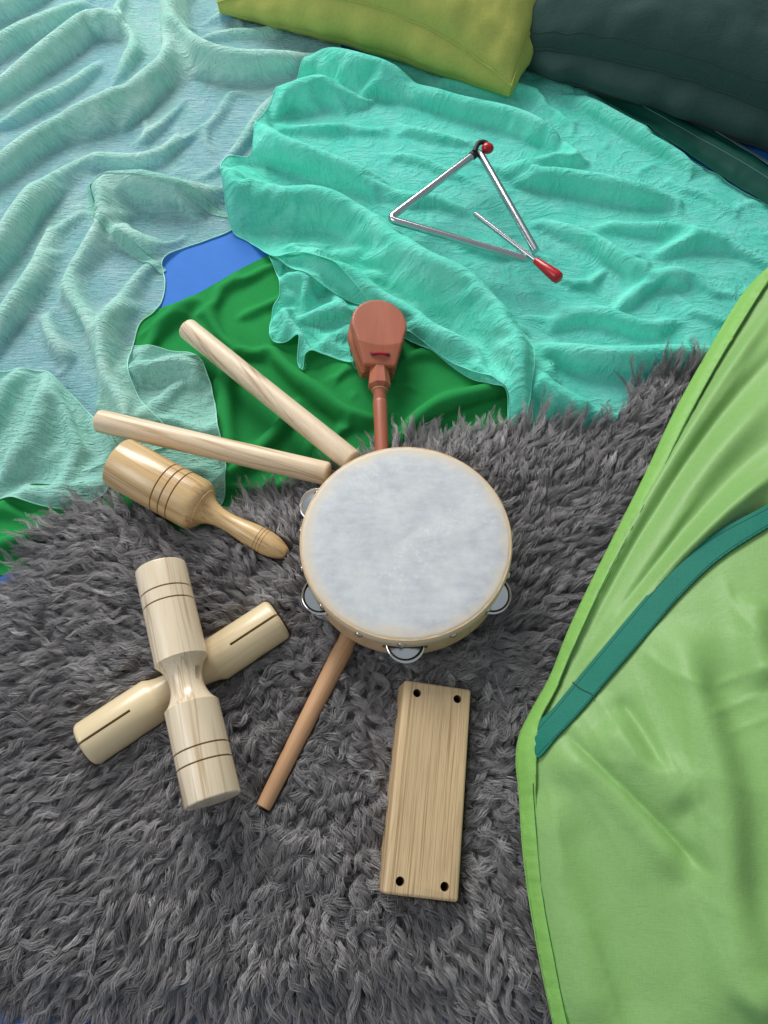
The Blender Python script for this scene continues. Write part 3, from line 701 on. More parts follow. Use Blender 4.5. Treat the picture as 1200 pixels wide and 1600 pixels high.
# ------------------------------------------------------------------ pillows
def pillow(name, label, corner, d1, d2, a, b, zs, T, mat, thread, bulge=.018, seed=0, n=72):
    """two-sided cushion with a raised seam; corner = near corner, d1/d2 = edge directions"""
    root = empty(name, (corner[0]+d1[0]*a/2+d2[0]*b/2, corner[1]+d1[1]*a/2+d2[1]*b/2, 0)); tag(root, label, 'pillow')
    d1, d2 = np.array(d1), np.array(d2); c = np.array(corner); org = np.array(root.location)
    def outline(u, v):
        uu = (u+1)/2*a; vv = (v+1)/2*b
        pin = .035
        uu = uu-np.sign(u)*pin*a*np.abs(u)**3*(1-v*v); vv = vv-np.sign(v)*pin*b*np.abs(v)**3*(1-u*u)
        return c[0]+d1[0]*uu+d2[0]*vv, c[1]+d1[1]*uu+d2[1]*vv
    g = np.linspace(-1, 1, n); g = np.sign(g)*(1-(1-np.abs(g))**1.35)
    U, V = np.meshgrid(g, g); X, Y = outline(U, V)
    e = (1-U**2)*(1-V**2)
    edge_z = zs*(1-.62*np.clip(np.abs(U*V), 0, 1)**2.2)
    cr = noise(X*26, Y*26, seed)*.5+noise(X*60, Y*60, seed+1)*.25
    # pulls that run from the seam into the face
    pull = np.exp(-((1-np.abs(V))*7)**2)*noise(U*11, V*2, seed+3)+np.exp(-((1-np.abs(U))*7)**2)*noise(U*2, V*11, seed+4)
    Z = edge_z+T*np.clip(e, 0, 1)**.5+(.011*cr+.008*pull)*np.clip(e, 0, 1)**.3+.003*noise(X*30, Y*30, seed+6)
    v = np.stack([X, Y, Z], -1).reshape(-1, 3)-org
    f = [(i*n+j, i*n+j+1, (i+1)*n+j+1, (i+1)*n+j) for i in range(n-1) for j in range(n-1)]
    top = mesh('top_panel', v, f, mat, root)
    # rim loop
    loop = [(0, j) for j in range(n)]+[(i, n-1) for i in range(1, n)]+[(n-1, j) for j in range(n-2, -1, -1)]+[(i, 0) for i in range(n-2, 0, -1)]
    rim = np.array([(X[i, j], Y[i, j], Z[i, j]) for i, j in loop]); uv = np.array([(U[i, j], V[i, j]) for i, j in loop])
    cen = np.array([X.mean(), Y.mean()]); kk = 10; vv = []; m = len(loop)
    flat = 1-np.clip(np.abs(uv[:, 0]*uv[:, 1]), 0, 1)**3
    outw = np.where(np.abs(uv[:, :1]) > .999, np.sign(uv[:, :1])*d1[:2], 0)+np.where(np.abs(uv[:, 1:]) > .999, np.sign(uv[:, 1:])*d2[:2], 0)
    for q in range(kk+1):
        k = q/kk; off = bulge*math.sin(math.pi*min(1, k*1.1)*.86)*flat*(1+.5*noise(rim[:, 0]*25, rim[:, 1]*25, seed+9))
        zz = rim[:, 2]*(1-k)+(.012+.0*k)*k
        zz = np.maximum(zz, 0.004); vv.append(np.stack([rim[:, 0]+outw[:, 0]*off, rim[:, 1]+outw[:, 1]*off, zz], 1))
    vv.append(np.stack([(rim[:, 0]-cen[0])*.5+cen[0], (rim[:, 1]-cen[1])*.5+cen[1], np.full(m, .010)], 1))
    vv = np.vstack(vv)-org
    ff = [(q*m+j, q*m+(j+1) % m, (q+1)*m+(j+1) % m, (q+1)*m+j)[::-1] for q in range(kk+1) for j in range(m)]
    ff.append(tuple((kk+1)*m+j for j in range(m)))
    mesh('bottom_panel', vv, ff, mat, root)
    for row in ((3,) if thread else ()):
        ln = np.stack([X[row], Y[row], Z[row]+.0004], 1)[4:-4]-org
        tube('stitching', smooth_line(ln, 2), .0005, thread, root, 5)
    rl = smooth_line(rim-org, 2, True)
    tube('seam', rl+np.array([0, 0, .0006]), .0016*(1+.3*noise(np.arange(len(rl))*.4, np.zeros(len(rl)), seed)), mat, root, 6, closed=True)
    return root, top
def unit(x, y): q = math.hypot(x, y); return (x/q, y/q)
c = P(800, 128, .035)
pillow('throw_pillow', 'lime yellow cotton pillow with its corner on the mint cloth', (c.x, c.y), unit(-.90, .40), unit(.46, .89), .46, .44, .074, .075, M['yellow'], None, .020, 2)
c = P(812, 66, .05); d = P(1230, 205, .05)-c
d1 = unit(d.x, d.y); d2 = (-d1[1], d1[0])
c = c-Vector((d1[0], d1[1], 0))*.06
pillow('floor_pillow', 'dark grey green pillow in the shaded corner behind the green strip', (c.x, c.y), d1, d2, .60, .46, .062, .10, M['dark'], M['dthread'], .022, 5)

# ------------------------------------------------------------------ instruments (positions first: the wool gives way under them)
def V2(px, py, z): return P(px, py, z)
PRESS = []      # (ax, ay, bx, by, r, zc) cylinders lying on the wool, ('rect', ...) and ('disc', ...)
def press_cyl(A, B, r): PRESS.append(('cyl', A.x, A.y, B.x, B.y, r, A.z, B.z))

# two claves
def clave(label, A, B, r, mat, roll):
    L = (B-A).length; k = .004
    prof = [(0, 0.0005), (0, r-k)]+[(k-k*math.cos(t), r-k+k*math.sin(t)) for t in np.linspace(.2, math.pi/2, 5)]
    prof += [(L*q, r*(1+.012*math.sin(q*5+L*9))) for q in np.linspace(.1, .9, 9)]
    prof += [(L-k+k*math.sin(t), r-k+k*math.cos(t)) for t in np.linspace(0, math.pi/2-.2, 5)]+[(L, r-k), (L, .0005)]
    o = aim(lathe('clave', prof, mat, None, 40, ang=60), A, B, roll); tag(o, label, 'clave', 'pair of wooden claves'); return o
rc = .0123
A, B = P(291, 512, .030), P(552, 722, .034); clave('pale wooden clave pointing up to the blue patch of floor', A, B, rc, M['clave_b'], 1.1)
A, B = P(152, 657, .036), P(514, 741, .034); clave('pale wooden clave lying across the aqua cloth above the tone block with handle', A, B, rc, M['clave'], .4); press_cyl(A, B, rc)

# tone block with a turned handle
A, B = P(186, 722, .046), P(448, 866, .030); L = (B-A).length; r = .0268
gb = empty('handled_tone_block', A); tag(gb, 'honey coloured wooden tone block with turned handle and three rings', 'tone block')
def ring_groove(prof, x, r, w=.0008, d=.0009): return prof+[(x-w, r), (x-w*.6, r-d), (x+w*.6, r-d), (x+w, r)]
bl = L*.508
pr = [(0, .0005), (0, r-.0020), (.0007, r-.0007), (.002, r)]
ringx = [bl*.565, bl*.655, bl*.745]
for xg in ringx: pr = ring_groove(pr, xg, r)
pr += [(bl*.88, r), (bl*.93, r*.985), (bl*.97, r*.93), (bl*.995, r*.83), (bl, r*.80), (bl+.0006, r*.77), (bl+.0012, r*.77), (bl+.0018, r*.74)]
hx = [(.03, .66), (.07, .52), (.12, .43), (.19, .365), (.27, .34), (.37, .355), (.47, .40), (.57, .445), (.655, .465)]
pr += [(bl+(L-bl)*u, r*q) for u, q in hx]
hr = [.67, .705, .74]
for u in hr: pr = ring_groove(pr, bl+(L-bl)*u, r*.468, .0005, .0006)
pr += [(bl+(L-bl)*u, r*q) for u, q in ((.78, .46), (.85, .42), (.92, .34), (.97, .25), (.995, .19), (1.0, .16), (1.0, .001))]
body = lathe('body', pr, M['guiro'], None, 64)
cut(body, [box_bm(bl*.83, .08, .0016, (bl*.415-.001, 0, 0)), ])
aim(gb, A, B, R(28))
body.parent = gb
for xg in ringx+[bl+(L-bl)*u for u in hr]:
    rr_ = (r if xg < bl else r*.468)-.00075
    lathe('ring_groove', [(xg-.0006, rr_-.002), (xg-.0006, rr_), (xg+.0006, rr_), (xg+.0006, rr_-.002)], M['groove'], gb, 48, True)
press_cyl(A, A.lerp(B, .52), r); press_cyl(A.lerp(B, .52), B, .012)

# two double ended tone blocks crossed: cream one below, pale one across it
def tone_block(name, label, A, B, r, mat, waist, w0, w1, rings, roundk, cuts, roll, groove=True):
    L = (B-A).length; root = aim(empty(name), A, B, roll); tag(root, label, 'tone block', 'double ended tone blocks')
    pr = [(0, .0005)]
    k = roundk; pr += [(k-k*math.cos(t), r-k+k*math.sin(t)) for t in np.linspace(0, math.pi/2, 5)]
    rl = sorted(rings)
    for u in [q for q in rl if q < .5]: pr = ring_groove(pr, L*u, r)
    m = 12; pr += [(L*w0, r)]
    for i in range(1, m):
        u = i/m; pr.append((L*(w0+(w1-w0)*u), waist+(r*.97-waist)*(abs(2*u-1)**(2.2))))
    pr += [(L*w1, r)]
    for u in [q for q in rl if q > .5]: pr = ring_groove(pr, L*u, r)
    pr += [(L-k+k*math.sin(t), r-k+k*math.cos(t)) for t in np.linspace(0, math.pi/2, 5)]+[(L, .0005)]
    b = lathe('body', pr, mat, None, 64); cut(b, cuts(L)); b.parent = root
    for u in rl:
        x = L*u; rr_ = r-.00075; lathe('ring_groove', [(x-.0006, rr_-.002), (x-.0006, rr_), (x+.0006, rr_), (x+.0006, rr_-.002)], M['groove'], root, 48, True)
    press_cyl(A, B, r); return root
A, B = P(132, 1166, .033), P(436, 966, .033)
tone_block('double_tone_block', 'cream wooden tone block with slit ends lying beneath the ringed one', A, B, .0208, M['tone_b'], .0135, .34, .66, [], .005,
           lambda L: [box_bm(L*.26, .0023, .03, (L*.12, -.0008, .02)), box_bm(L*.26, .0023, .03, (L*.88, -.0008, .02))], R(4))
A, B = P(251, 888, .062), P(333, 1252, .062)
tone_block('double_tone_block', 'pale wooden tone block with two rings at each end lying on top of the cross', A, B, .0232, M['tone'], .0143, .43, .625, [.125, .182, .80, .858], .0016,
           lambda L: [box_bm(.012, .007, .007, (L*.505, .0150, .004), None), box_bm(L*.36, .08, .0014, (L*.17, 0, 0)), box_bm(L*.36, .08, .0014, (L*.83, 0, 0))], R(12))

# beater stick that runs under the tambourine
A, B = P(411, 1262, .031), P(556, 975, .027); L = (B-A).length
pr = [(0, .0005), (0, .0056), (.0006, .0063)]+[(L*q, .0064+.0030*q**.8) for q in np.linspace(.04, .98, 12)]+[(L, .0085), (L, .0005)]
bo = aim(lathe('beater', pr, M['beater'], None, 32), A, B, .3); tag(bo, 'light brown wooden beater stick sticking out from beneath the tambourine', 'beater'); press_cyl(A, B, .008)

# rectangular wood block with four holes
q = [P(634, 1063, .055), P(735, 1076, .045), P(714, 1411, .045), P(602, 1396, .055)]
cen = sum(q, Vector())/4; ey = ((q[0]+q[1])/2-(q[2]+q[3])/2); ex = ((q[1]+q[2])/2-(q[0]+q[3])/2)
bw, bL, bh = ex.length*1.04, ey.length, .036
wb = empty('wood_block'); tag(wb, 'rectangular ash wood block with four drilled holes on the grey rug', 'wood block')
X = ey.normalized(); Z = ex.cross(ey).normalized(); Yv = Z.cross(X)
Mx = Matrix((X, Yv, Z)).transposed().to_4x4(); Mx.translation = cen-Z*bh
wb.matrix_basis = Mx
bm = box_bm(bL, bw, bh, (0, 0, bh/2), None, .0026, 3); me = bpy.data.meshes.new('body'); bm.to_mesh(me); bm.free()
body = auto_smooth(link('body', me, M['block'])); holes = []
for sx, sy in ((.44, .30), (.44, -.30), (-.44, .30), (-.44, -.30)):
    b_ = bmesh.new(); bmesh.ops.create_cone(b_, cap_ends=True, segments=28, radius1=.0036, radius2=.0036, depth=.05); bmesh.ops.translate(b_, vec=(sx*bL, sy*bw, bh), verts=b_.verts); holes.append(b_)
holes.append(box_bm(bL*.8, .03, .006, (0, -bw*.5, bh*.42)))
cut(body, holes); body.parent = wb
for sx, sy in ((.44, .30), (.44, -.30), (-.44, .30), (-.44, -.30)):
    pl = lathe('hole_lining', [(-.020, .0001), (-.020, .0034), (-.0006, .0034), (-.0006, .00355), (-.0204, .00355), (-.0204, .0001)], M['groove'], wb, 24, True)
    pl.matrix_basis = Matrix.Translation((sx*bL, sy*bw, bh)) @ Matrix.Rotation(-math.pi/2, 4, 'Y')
PRESS.append(('rect', cen.x, cen.y, X.x, X.y, bL/2, bw/2, cen.z-bh))

# castanet on a handle
A, B = P(597, 712, .026), P(588, 482, .030)
cs = aim(empty('handle_castanet'), A, B, R(9)); tag(cs, 'red brown wooden castanet on a handle lying on the green cloth', 'castanet')
L = (B-A).length; x0 = L-(P(588, 482, .03)-P(592, 578, .03)).length
def tear(scale=1, n=56):
    rr_ = .0315*scale; cx = L-.0325; hw = .0185*scale; out = []
    a0 = math.acos(max(-1, min(1, (rr_-hw)/(cx-x0)*.0+0.32)))
    for t in np.linspace(-1, 1, n):
        a = t*(math.pi-1.15); out.append((cx+rr_*1.03*math.cos(a), rr_*math.sin(a)))
    out += [(x0+.004, hw*1.03), (x0+.001, hw*.97), (x0, hw*.90), (x0, -hw*.90), (x0+.001, -hw*.97), (x0+.004, -hw*1.03)]
    return np.array(out)
def slab(name, outline, ztop, zbot, mat, parent, res=.0011):
    x0_, y0_ = outline.min(0); x1_, y1_ = outline.max(0)
    xs = np.arange(x0_-res, x1_+2*res, res); ys = np.arange(y0_-res, y1_+2*res, res); X_, Y_ = np.meshgrid(xs, ys)
    ci = inside((X_[:-1, :-1]+X_[1:, 1:])/2, (Y_[:-1, :-1]+Y_[1:, 1:])/2, outline)
    bm = bmesh.new(); vs_ = {}
    def gv(i, j):
        if (i, j) not in vs_: vs_[(i, j)] = bm.verts.new((X_[i, j], Y_[i, j], 0))
        return vs_[(i, j)]
    for i, j in zip(*np.nonzero(ci)): bm.faces.new((gv(i, j), gv(i, j+1), gv(i+1, j+1), gv(i+1, j)))
    be = [v for v in bm.verts if v.is_boundary]
    ax = np.array([v.co.x for v in be]); ay = np.array([v.co.y for v in be]); *_, qx, qy = seg_dist(ax, ay, outline, True)
    for v, a, b in zip(be, qx, qy): v.co.x, v.co.y = a, b
    xy = np.array([(v.co.x, v.co.y) for v in bm.verts]); d, *_ = seg_dist(xy[:, 0], xy[:, 1], outline, True)
    z = ztop(xy[:, 0], xy[:, 1], d)
    for v, a in zip(bm.verts, z): v.co.z = a
    ed = [e for e in bm.edges if e.is_boundary]
    ret = bmesh.ops.extrude_edge_only(bm, edges=ed); nv = [g for g in ret['geom'] if isinstance(g, bmesh.types.BMVert)]
    for v in nv: v.co.z = zbot
    bmesh.ops.contextual_create(bm, geom=[e for e in bm.edges if e.is_boundary])
    me = bpy.data.meshes.new(name); bm.to_mesh(me); bm.free(); return auto_smooth(link(name, me, mat, parent), 28)
xb = x0+.030
def cl_top(x, y, d):
    e = np.minimum(1, d/.0026); z = .0165-.0026*(1-np.sqrt(np.clip(1-(1-e)**2, 0, 1)))
    facet = np.maximum(0, (xb-.007*(1-(y/.028)**2))-x); return z-facet*.26
slab('front_clapper', tear(1.0), cl_top, .0055, M['cast'], cs)
slab('back_clapper', tear(1.03), lambda x, y, d: np.full(x.shape, -.0055)+0*x, -.0165, M['cast'], cs)
slab('centre_plate', tear(.90), lambda x, y, d: np.full(x.shape, .0040), -.0040, M['cast'], cs)
fe = x0-.0245
pr = [(fe, .0085), (fe+.002, .0110), (fe+.004, .0128), (x0-.001, .0112), (x0+.004, .0108)]
ferr = lathe('ferrule', pr, M['cast'], cs, 8, ang=20); ferr.rotation_euler.x = R(22.5)
pr = [(0, .0005), (0, .0072), (L*.2, .0074), (L*.33, .0078), (L*.345, .0076), (L*.35, .0072), (L*.355, .0076), (fe-.006, .0068), (fe-.004, .0078), (fe-.002, .0082), (fe, .0078), (fe+.004, .0078), (fe+.004, .0005)]
lathe('handle', pr, M['cast'], cs, 32)
tube('collar_ring', [(fe-.0015+.0*a, .0082*math.cos(a), .0082*math.sin(a)) for a in np.linspace(0, 2*math.pi, 40, endpoint=False)], .0009, M['beater'], cs, 6, closed=True)
xs_ = x0+.0125
zc_ = .0165-.26*max(0, xb-.007-xs_)
tube('string', smooth_line([(xs_, -.0085, zc_-.003), (xs_, -.0078, zc_+.0005), (xs_-.0006, -.004, zc_+.0022), (xs_-.0004, .002, zc_+.0022), (xs_, .0078, zc_+.0006), (xs_, .0085, zc_-.003)], 5), .0017, M['cord'], cs, 8)
for s in (-1, 1):
    h = lathe('string_hole', [(0, .0001), (0, .0024), (.0004, .0022), (.0004, .0001)], M['black'], cs, 18, True)
    h.matrix_basis = Matrix.Translation((xs_, s*.0088, zc_+.0002)) @ Matrix.Rotation(-math.pi/2, 4, 'Y')

# tambourine
TR, TH = .0966, .043
tc = P(634, 846, .0); tcz = .086
tc = P(634, 841, tcz)
tb = empty('tambourine'); tag(tb, 'round tambourine with pale skin head resting on the rug', 'tambourine')
tb.matrix_basis = Matrix.Translation(tc) @ Matrix.Rotation(R(-.5), 4, 'X') @ Matrix.Rotation(R(-1.0), 4, 'Y') @ Matrix.Rotation(-math.pi/2, 4, 'Y')
# local X = up, (Y, Z) the plane: after the turn local Z -> -X world, local Y -> Y world
def tl(ang, r, x=0):   # direction in the plane: ang measured as seen from above, 0 = right, 90 = away
    return Vector((x, r*math.sin(ang), -r*math.cos(ang)))
shell = lathe('shell', [(-TH, TR-.0065), (-TH, TR-.0008), (-TH+.0008, TR), (-.0008, TR), (0, TR-.0008), (0, TR-.0065)], M['rim'], None, 120, True)
JA = [R(a) for a in (90, 28, -31, -91, -149, 152)]
cuts = []
for a in JA:
    d_ = tl(a, 1); rot = Matrix((Vector((1, 0, 0)), d_, Vector((1, 0, 0)).cross(d_))).transposed().to_4x4()
    cuts.append(box_bm(.011, .03, .040, tl(a, TR-.003, -.0225), rot, .003, 3))
cut(shell, cuts); shell.parent = tb
hp = [(.0010, .0002), (.0010, .03), (.0010, .07), (.0009, .092), (.0006, TR-.0032), (-.0003, TR-.0012), (-.0014, TR+.0000), (-.0030, TR+.0006), (-.008, TR+.0007), (-.0105, TR+.0007), (-.0108, TR+.0002)]
head = lathe('skin_head', hp, M['skin'], tb, 160, ang=80)
for v in head.data.vertices:
    rr_ = math.hypot(v.co.y, v.co.z); a = math.atan2(v.co.y, v.co.z)
    if v.co.x < -.006: v.co.x += .0016*float(noise(np.array(a*5.0), np.array(2.0), 3))
    if rr_ > .095 and v.co.x > -.002: v.co.x += .0006*float(noise(np.array(a*14.0), np.array(7.0), 3))
def disc(parent, x, flip):
    s = -1 if flip else 1
    pf = [(0, .0022), (0, .0060), (-.0010, .0105), (-.0012, .0145), (.0002, .0158), (.0007, .0168), (.0005, .0172), (-.0002, .0162), (-.0016, .0147), (-.0014, .0105), (-.0005, .0062), (-.0005, .0022)]
    o = lathe('disc', [(s*a, b) for a, b in pf], M['jingle'], parent, 44, True, 50); return o
for i, a in enumerate(JA):
    j = empty('jingle'); j.parent = tb
    r_j = TR-.0055+(.0045 if i == 5 else -.004 if i == 1 else 0)
    tl_ = Matrix.Translation(tl(a, r_j, -.0225)) @ Matrix.Rotation(R(random.uniform(-5, 5)), 4, tl(a, 1)) @ Matrix.Rotation(R(random.uniform(-3, 6)), 4, tl(a+math.pi/2, 1))
    j.matrix_basis = tl_
    d1_ = disc(j, 0, False); d1_.location = (.0018, 0, 0)
    d2_ = disc(j, 0, True); d2_.location = (-.0020, random.uniform(-.0008, .0008), random.uniform(-.0008, .0008))
    pin = lathe('pin', [(-.010, .0001), (-.010, .0011), (.010, .0011), (.010, .0001)], M['tack'], j, 12, True)
    # move the pin back into the wall
    pin.location = -tl(a, .0035)
for k in range(15):
    a = R(-91+k*24+random.uniform(-2, 2))
    t_ = lathe('tack', [(0, .0001), (0, .0036), (.0008, .0034), (.0018, .0023), (.0022, .0004)], M['tack'], None, 16)
    t_.parent = tb; d_ = tl(a, 1); yv = Vector((1, 0, 0))
    Mr = Matrix((d_, yv, d_.cross(yv))).transposed().to_4x4(); Mr.translation = tl(a, TR+.0008, -.0070); t_.matrix_basis = Mr
PRESS.append(('disc', tc.x, tc.y, TR, tcz-TH))

# triangle and its striker
zt = .036
pts_px = [(837, 392), (748, 236), (607, 342), (822, 405)]
zs_ = [zt, zt+.006, zt+.002, zt]
tri = [P(a, b, z) for (a, b), z in zip(pts_px, zs_)]
def bend(p, rad=.010, n=8):
    out = [p[0]]
    for i in range(1, len(p)-1):
        a = p[i]+(p[i-1]-p[i]).normalized()*rad; b = p[i]+(p[i+1]-p[i]).normalized()*rad
        for t in np.linspace(0, 1, n): out.append(a*(1-t)**2+p[i]*2*t*(1-t)+b*t*t)
    out.append(p[-1]); res = [out[0]]
    for a, b in zip(out[:-1], out[1:]):
        k = max(1, int((b-a).length/.01))
        for q in range(1, k+1): res.append(a.lerp(b, q/k))
    return res
tr_ = empty('triangle', tri[2]); tag(tr_, 'shiny steel triangle with a black and red holder at its top corner', 'triangle')
def rel(pts, o): return [Vector(p)-o.location for p in pts]
bp = bend(tri)
tube('rod', rel(bp, tr_), .0047, M['steel'], tr_, 20)
top = tri[1]; dl = (tri[2]-top).normalized(); dr = (tri[0]-top).normalized()
tube('holder', rel([top+dl*.013+Vector((0, 0, .0)), top+dl*.006+Vector((0, 0, .001))], tr_), .0056, M['black'], tr_, 16)
tube('holder_loop', rel(smooth_line([top+dl*.009+Vector((0, -.001, .005)), top+Vector((-.001, .006, .006)), top+Vector((.006, .009, .006)), top+Vector((.010, .006, .005)), top+Vector((.007, .0, .004))], 5), tr_), .0032, M['black'], tr_, 10)
kb = bmesh.new(); bmesh.ops.create_uvsphere(kb, u_segments=24, v_segments=14, radius=.0074)
for v in kb.verts:
    if v.co.x > 0: v.co.x *= 1.15
    v.co.z *= .9
me = bpy.data.meshes.new('red_knob'); kb.to_mesh(me); kb.free()
kn = link('knob', me, M['red'], tr_); kn.location = top+Vector((.0105, .0015, .003))-tr_.location
so = P(742, 334, zt-.002); se = P(876, 437, zt+.004); sk = empty('triangle_striker', so); aim(sk, so, se)
tag(sk, 'thin steel triangle striker with a red plastic grip', 'striker')
Ls = (se-so).length
lathe('rod', [(0, .0003), (0, .0027), (.0004, .0031), (Ls-.030, .0031), (Ls-.030, .0003)], M['steel'], sk, 18)
lathe('grip', [(Ls-.041, .0005), (Ls-.041, .0037), (Ls-.040, .0043), (Ls-.02, .0064), (Ls-.008, .0074), (Ls-.003, .0068), (Ls-.0008, .0045), (Ls, .001)], M['red'], sk, 26, ang=70)

# ------------------------------------------------------------------ sheepskin rug
rugroot = empty('sheepskin_rug', tuple(P(430, 1150, 0))); tag(rugroot, 'shaggy dark grey sheepskin rug under the wooden instruments', 'rug')
ho, h_h, _ = sheet('hide', None, M['hide'], None, .005, .005, poly_w=RUG, wr=[('soft', .003, 9, 9, 0, 50)], soft=.03, thick=.004)
ho.parent = rugroot; ho.location = -rugroot.location
HB = blur(TOP, .006)
def wool():
    sp = .0047
    x0, y0 = RUG.min(0); x1, y1 = RUG.max(0)
    X, Y = np.meshgrid(np.arange(x0, x1, sp), np.arange(y0, y1, sp)); X = X+rng.uniform(-.5, .5, X.shape)*sp; Y = Y+rng.uniform(-.5, .5, Y.shape)*sp
    X, Y = X.ravel(), Y.ravel()
    m = inside(X, Y, RUG)
    # nothing of it is seen far outside the frame or far under the tent
    bx = PA([(-140, 800), (1160, 560), (960, 1180), (960, 1600), (-170, 1640)], .0)
    m &= inside(X, Y, np.array([[-.62, -.25], [.62, -.25], [.62, .8], [-.62, .8]]))
    X, Y = X[m], Y[m]
    tent_in = inside(X, Y, PA([(1130, 600), (1040, 760), (960, 950), (905, 1150), (915, 1350), (950, 1700), (1500, 1700), (1500, 500)], .02))
    X, Y = X[~tent_in], Y[~tent_in]
    n = len(X)
    # which way the wool lies: outwards from a curly middle
    c0 = P(470, 1060, 0); c1 = P(640, 1230, 0)
    ax, ay = X-(c0.x+.10*.5), Y-c0.y
    ax = ax+.03*noise(X*7, Y*7, 60); ay = ay+.03*noise(X*7, Y*7, 61)
    ang = np.arctan2(ay, ax)
    dmid = np.hypot((X-P(560, 1180, 0).x)/1.15, (Y-P(560, 1180, 0).y)/1.0)
    mess = 1-sstep(.06, .17, dmid)
    mess = np.maximum(mess, (1-sstep(.0, .07, np.hypot(X-P(250, 860, 0).x, Y-P(250, 860, 0).y)))*.5)
    ang = ang+noise(X*16, Y*16, 62)*(.45+1.5*mess)+noise(X*45, Y*45, 63)*(.22+1.2*mess)+rng.normal(0, .13, n)*(1+2.0*mess)
    ang = ang+rng.normal(0, 1.6, n)*np.exp(-((X-c0.x-.05)**2+(Y-c0.y)**2)/.05**2)
    Ln = (.050+.008*noise(X*20, Y*20, 64)+rng.normal(0, .008, n))*(1-.12*mess)
    Hh = (.019+.006*noise(X*24, Y*24, 65)+rng.uniform(-.0095, .0075, n))
    S, K = 15, 26
    s = np.linspace(0, 1, S)
    de, *_ = seg_dist(X, Y, RUG, True)
    rimk = 1-sstep(0, .03, de)
    adv = Ln[:, None]*(.25*s+.75*s**1.5)[None]
    k = rng.uniform(1.9, 3.1, n)[:, None]; ph = (rng.uniform(0, 3.0, n)+6*noise(X*25, Y*25, 90))[:, None]
    amp = (.0019+.0016*rng.random(n)+.0034*mess)[:, None]*(s**.7)[None]
    lat = amp*np.sin(2*np.pi*k*s[None]+ph); ver = .7*amp*np.cos(2*np.pi*k*s[None]+ph)
    # curl of the direction along the lock
    turn = (rng.normal(0, .35, n)+noise(X*30, Y*30, 66)*(.4+2.0*mess))[:, None]*s[None]
    a = ang[:, None]+turn
    dl = np.diff(adv, axis=1, prepend=0)
    cx = X[:, None]+np.cumsum(dl*np.cos(a), 1)-np.sin(a)*lat; cy = Y[:, None]+np.cumsum(dl*np.sin(a), 1)+np.cos(a)*lat
    ground = samp(HB, cx, cy)
    prof = np.sin(np.pi*.5*np.minimum(1, s*1.7))*(1-.35*np.maximum(0, s-.5)*2)
    cz = ground+Hh[:, None]*prof[None]*(1-.25*rimk[:, None])+ver+.0015
    # strands of each lock: a loose bundle that twists and draws together to the tip
    q = np.sqrt(rng.random((n, K))); th = rng.uniform(0, 6.28, (n, K)); tw = rng.uniform(-2.0, 2.0, n)[:, None, None]
    rad = (.0033*(.55+.9*rng.random(n)**1.5)[:, None]*(.72+.5*np.sin(np.pi*np.minimum(1, s*1.1)))[None]*(1-s**1.9*.93)[None])[:, None, :]
    tht = th[:, :, None]+tw*s
    lx = q[:, :, None]*np.cos(tht)*rad+rng.normal(0, .00055, (n, K, 1))*s**1.5; lz = q[:, :, None]*np.sin(tht)*rad*.75
    jit = rng.normal(0, .00010, (n, K, S))*np.minimum(1, s*3)
    frz = .00045*np.sin(2*np.pi*rng.uniform(1.5, 4, (n, K, 1))*s+rng.uniform(0, 6.28, (n, K, 1)))*s
    lx = lx+frz; lz = lz+rng.normal(0, .0006, (n, K, 1))*s
    px = cx[:, None]-np.sin(a)[:, None]*(lx+jit); py = cy[:, None]+np.cos(a)[:, None]*(lx+jit); pz = cz[:, None]+lz+jit
    stag = rng.uniform(-.30, .04, (n, K, 1))*Ln[:, None, None]*s      # tips end unevenly
    px = px+np.cos(a)[:, None]*stag; py = py+np.sin(a)[:, None]*stag
    px, py, pz = px.reshape(-1, S), py.reshape(-1, S), pz.reshape(-1, S)
    # give way under whatever lies on the rug
    for pr in PRESS:
        if pr[0] == 'cyl':
            _, x1_, y1_, x2_, y2_, r, z1_, z2_ = pr; ux, uy = x2_-x1_, y2_-y1_; L2 = ux*ux+uy*uy
            t = ((px-x1_)*ux+(py-y1_)*uy)/L2; d = np.abs((px-x1_)*uy-(py-y1_)*ux)/math.sqrt(L2)
            zz = z1_+(z2_-z1_)*np.clip(t, 0, 1)
            hit = (t > -.012) & (t < 1.012) & (d < r+.001)
            lim = zz-np.sqrt(np.clip((r+.0012)**2-d*d, 0, None))
            up = hit & (pz > lim)
            pz = np.where(up, lim, pz)
        elif pr[0] == 'rect':
            _, x_, y_, ux, uy, h1, h2, zb = pr
            hit = (np.abs((px-x_)*ux+(py-y_)*uy) < h1+.001) & (np.abs(-(px-x_)*uy+(py-y_)*ux) < h2+.001)
            pz = np.where(hit, np.minimum(pz, zb-.0005), pz)
        else:
            _, x_, y_, r, zb = pr; hit = np.hypot(px-x_, py-y_) < r+.001
            pz = np.where(hit, np.minimum(pz, zb-.001), pz)
    pz = np.maximum(pz, .0012)
    nc = px.shape[0]
    hc = bpy.data.hair_curves.new('wool'); hc.add_curves([S]*nc)
    pos = np.stack([px, py, pz], -1).reshape(-1, 3)-np.array(rugroot.location)
    hc.attributes['position'].data.foreach_set('vector', pos.astype(np.float32).ravel())
    rd = hc.attributes.get('radius') or hc.attributes.new('radius', 'FLOAT', 'POINT')
    rp = np.tile(.00019*(1-.55*s**2), nc); rd.data.foreach_set('value', rp.astype(np.float32))
    tn = hc.attributes.new('tone', 'FLOAT', 'CURVE')
    tone = np.clip(.42+.16*noise(X*12, Y*12, 70)+rng.normal(0, .22, n), 0, 1)[:, None]+rng.normal(0, .11, (n, K))
    tn.data.foreach_set('value', np.clip(tone, 0, 1).astype(np.float32).ravel())
    hc.materials.append(M['wool'])
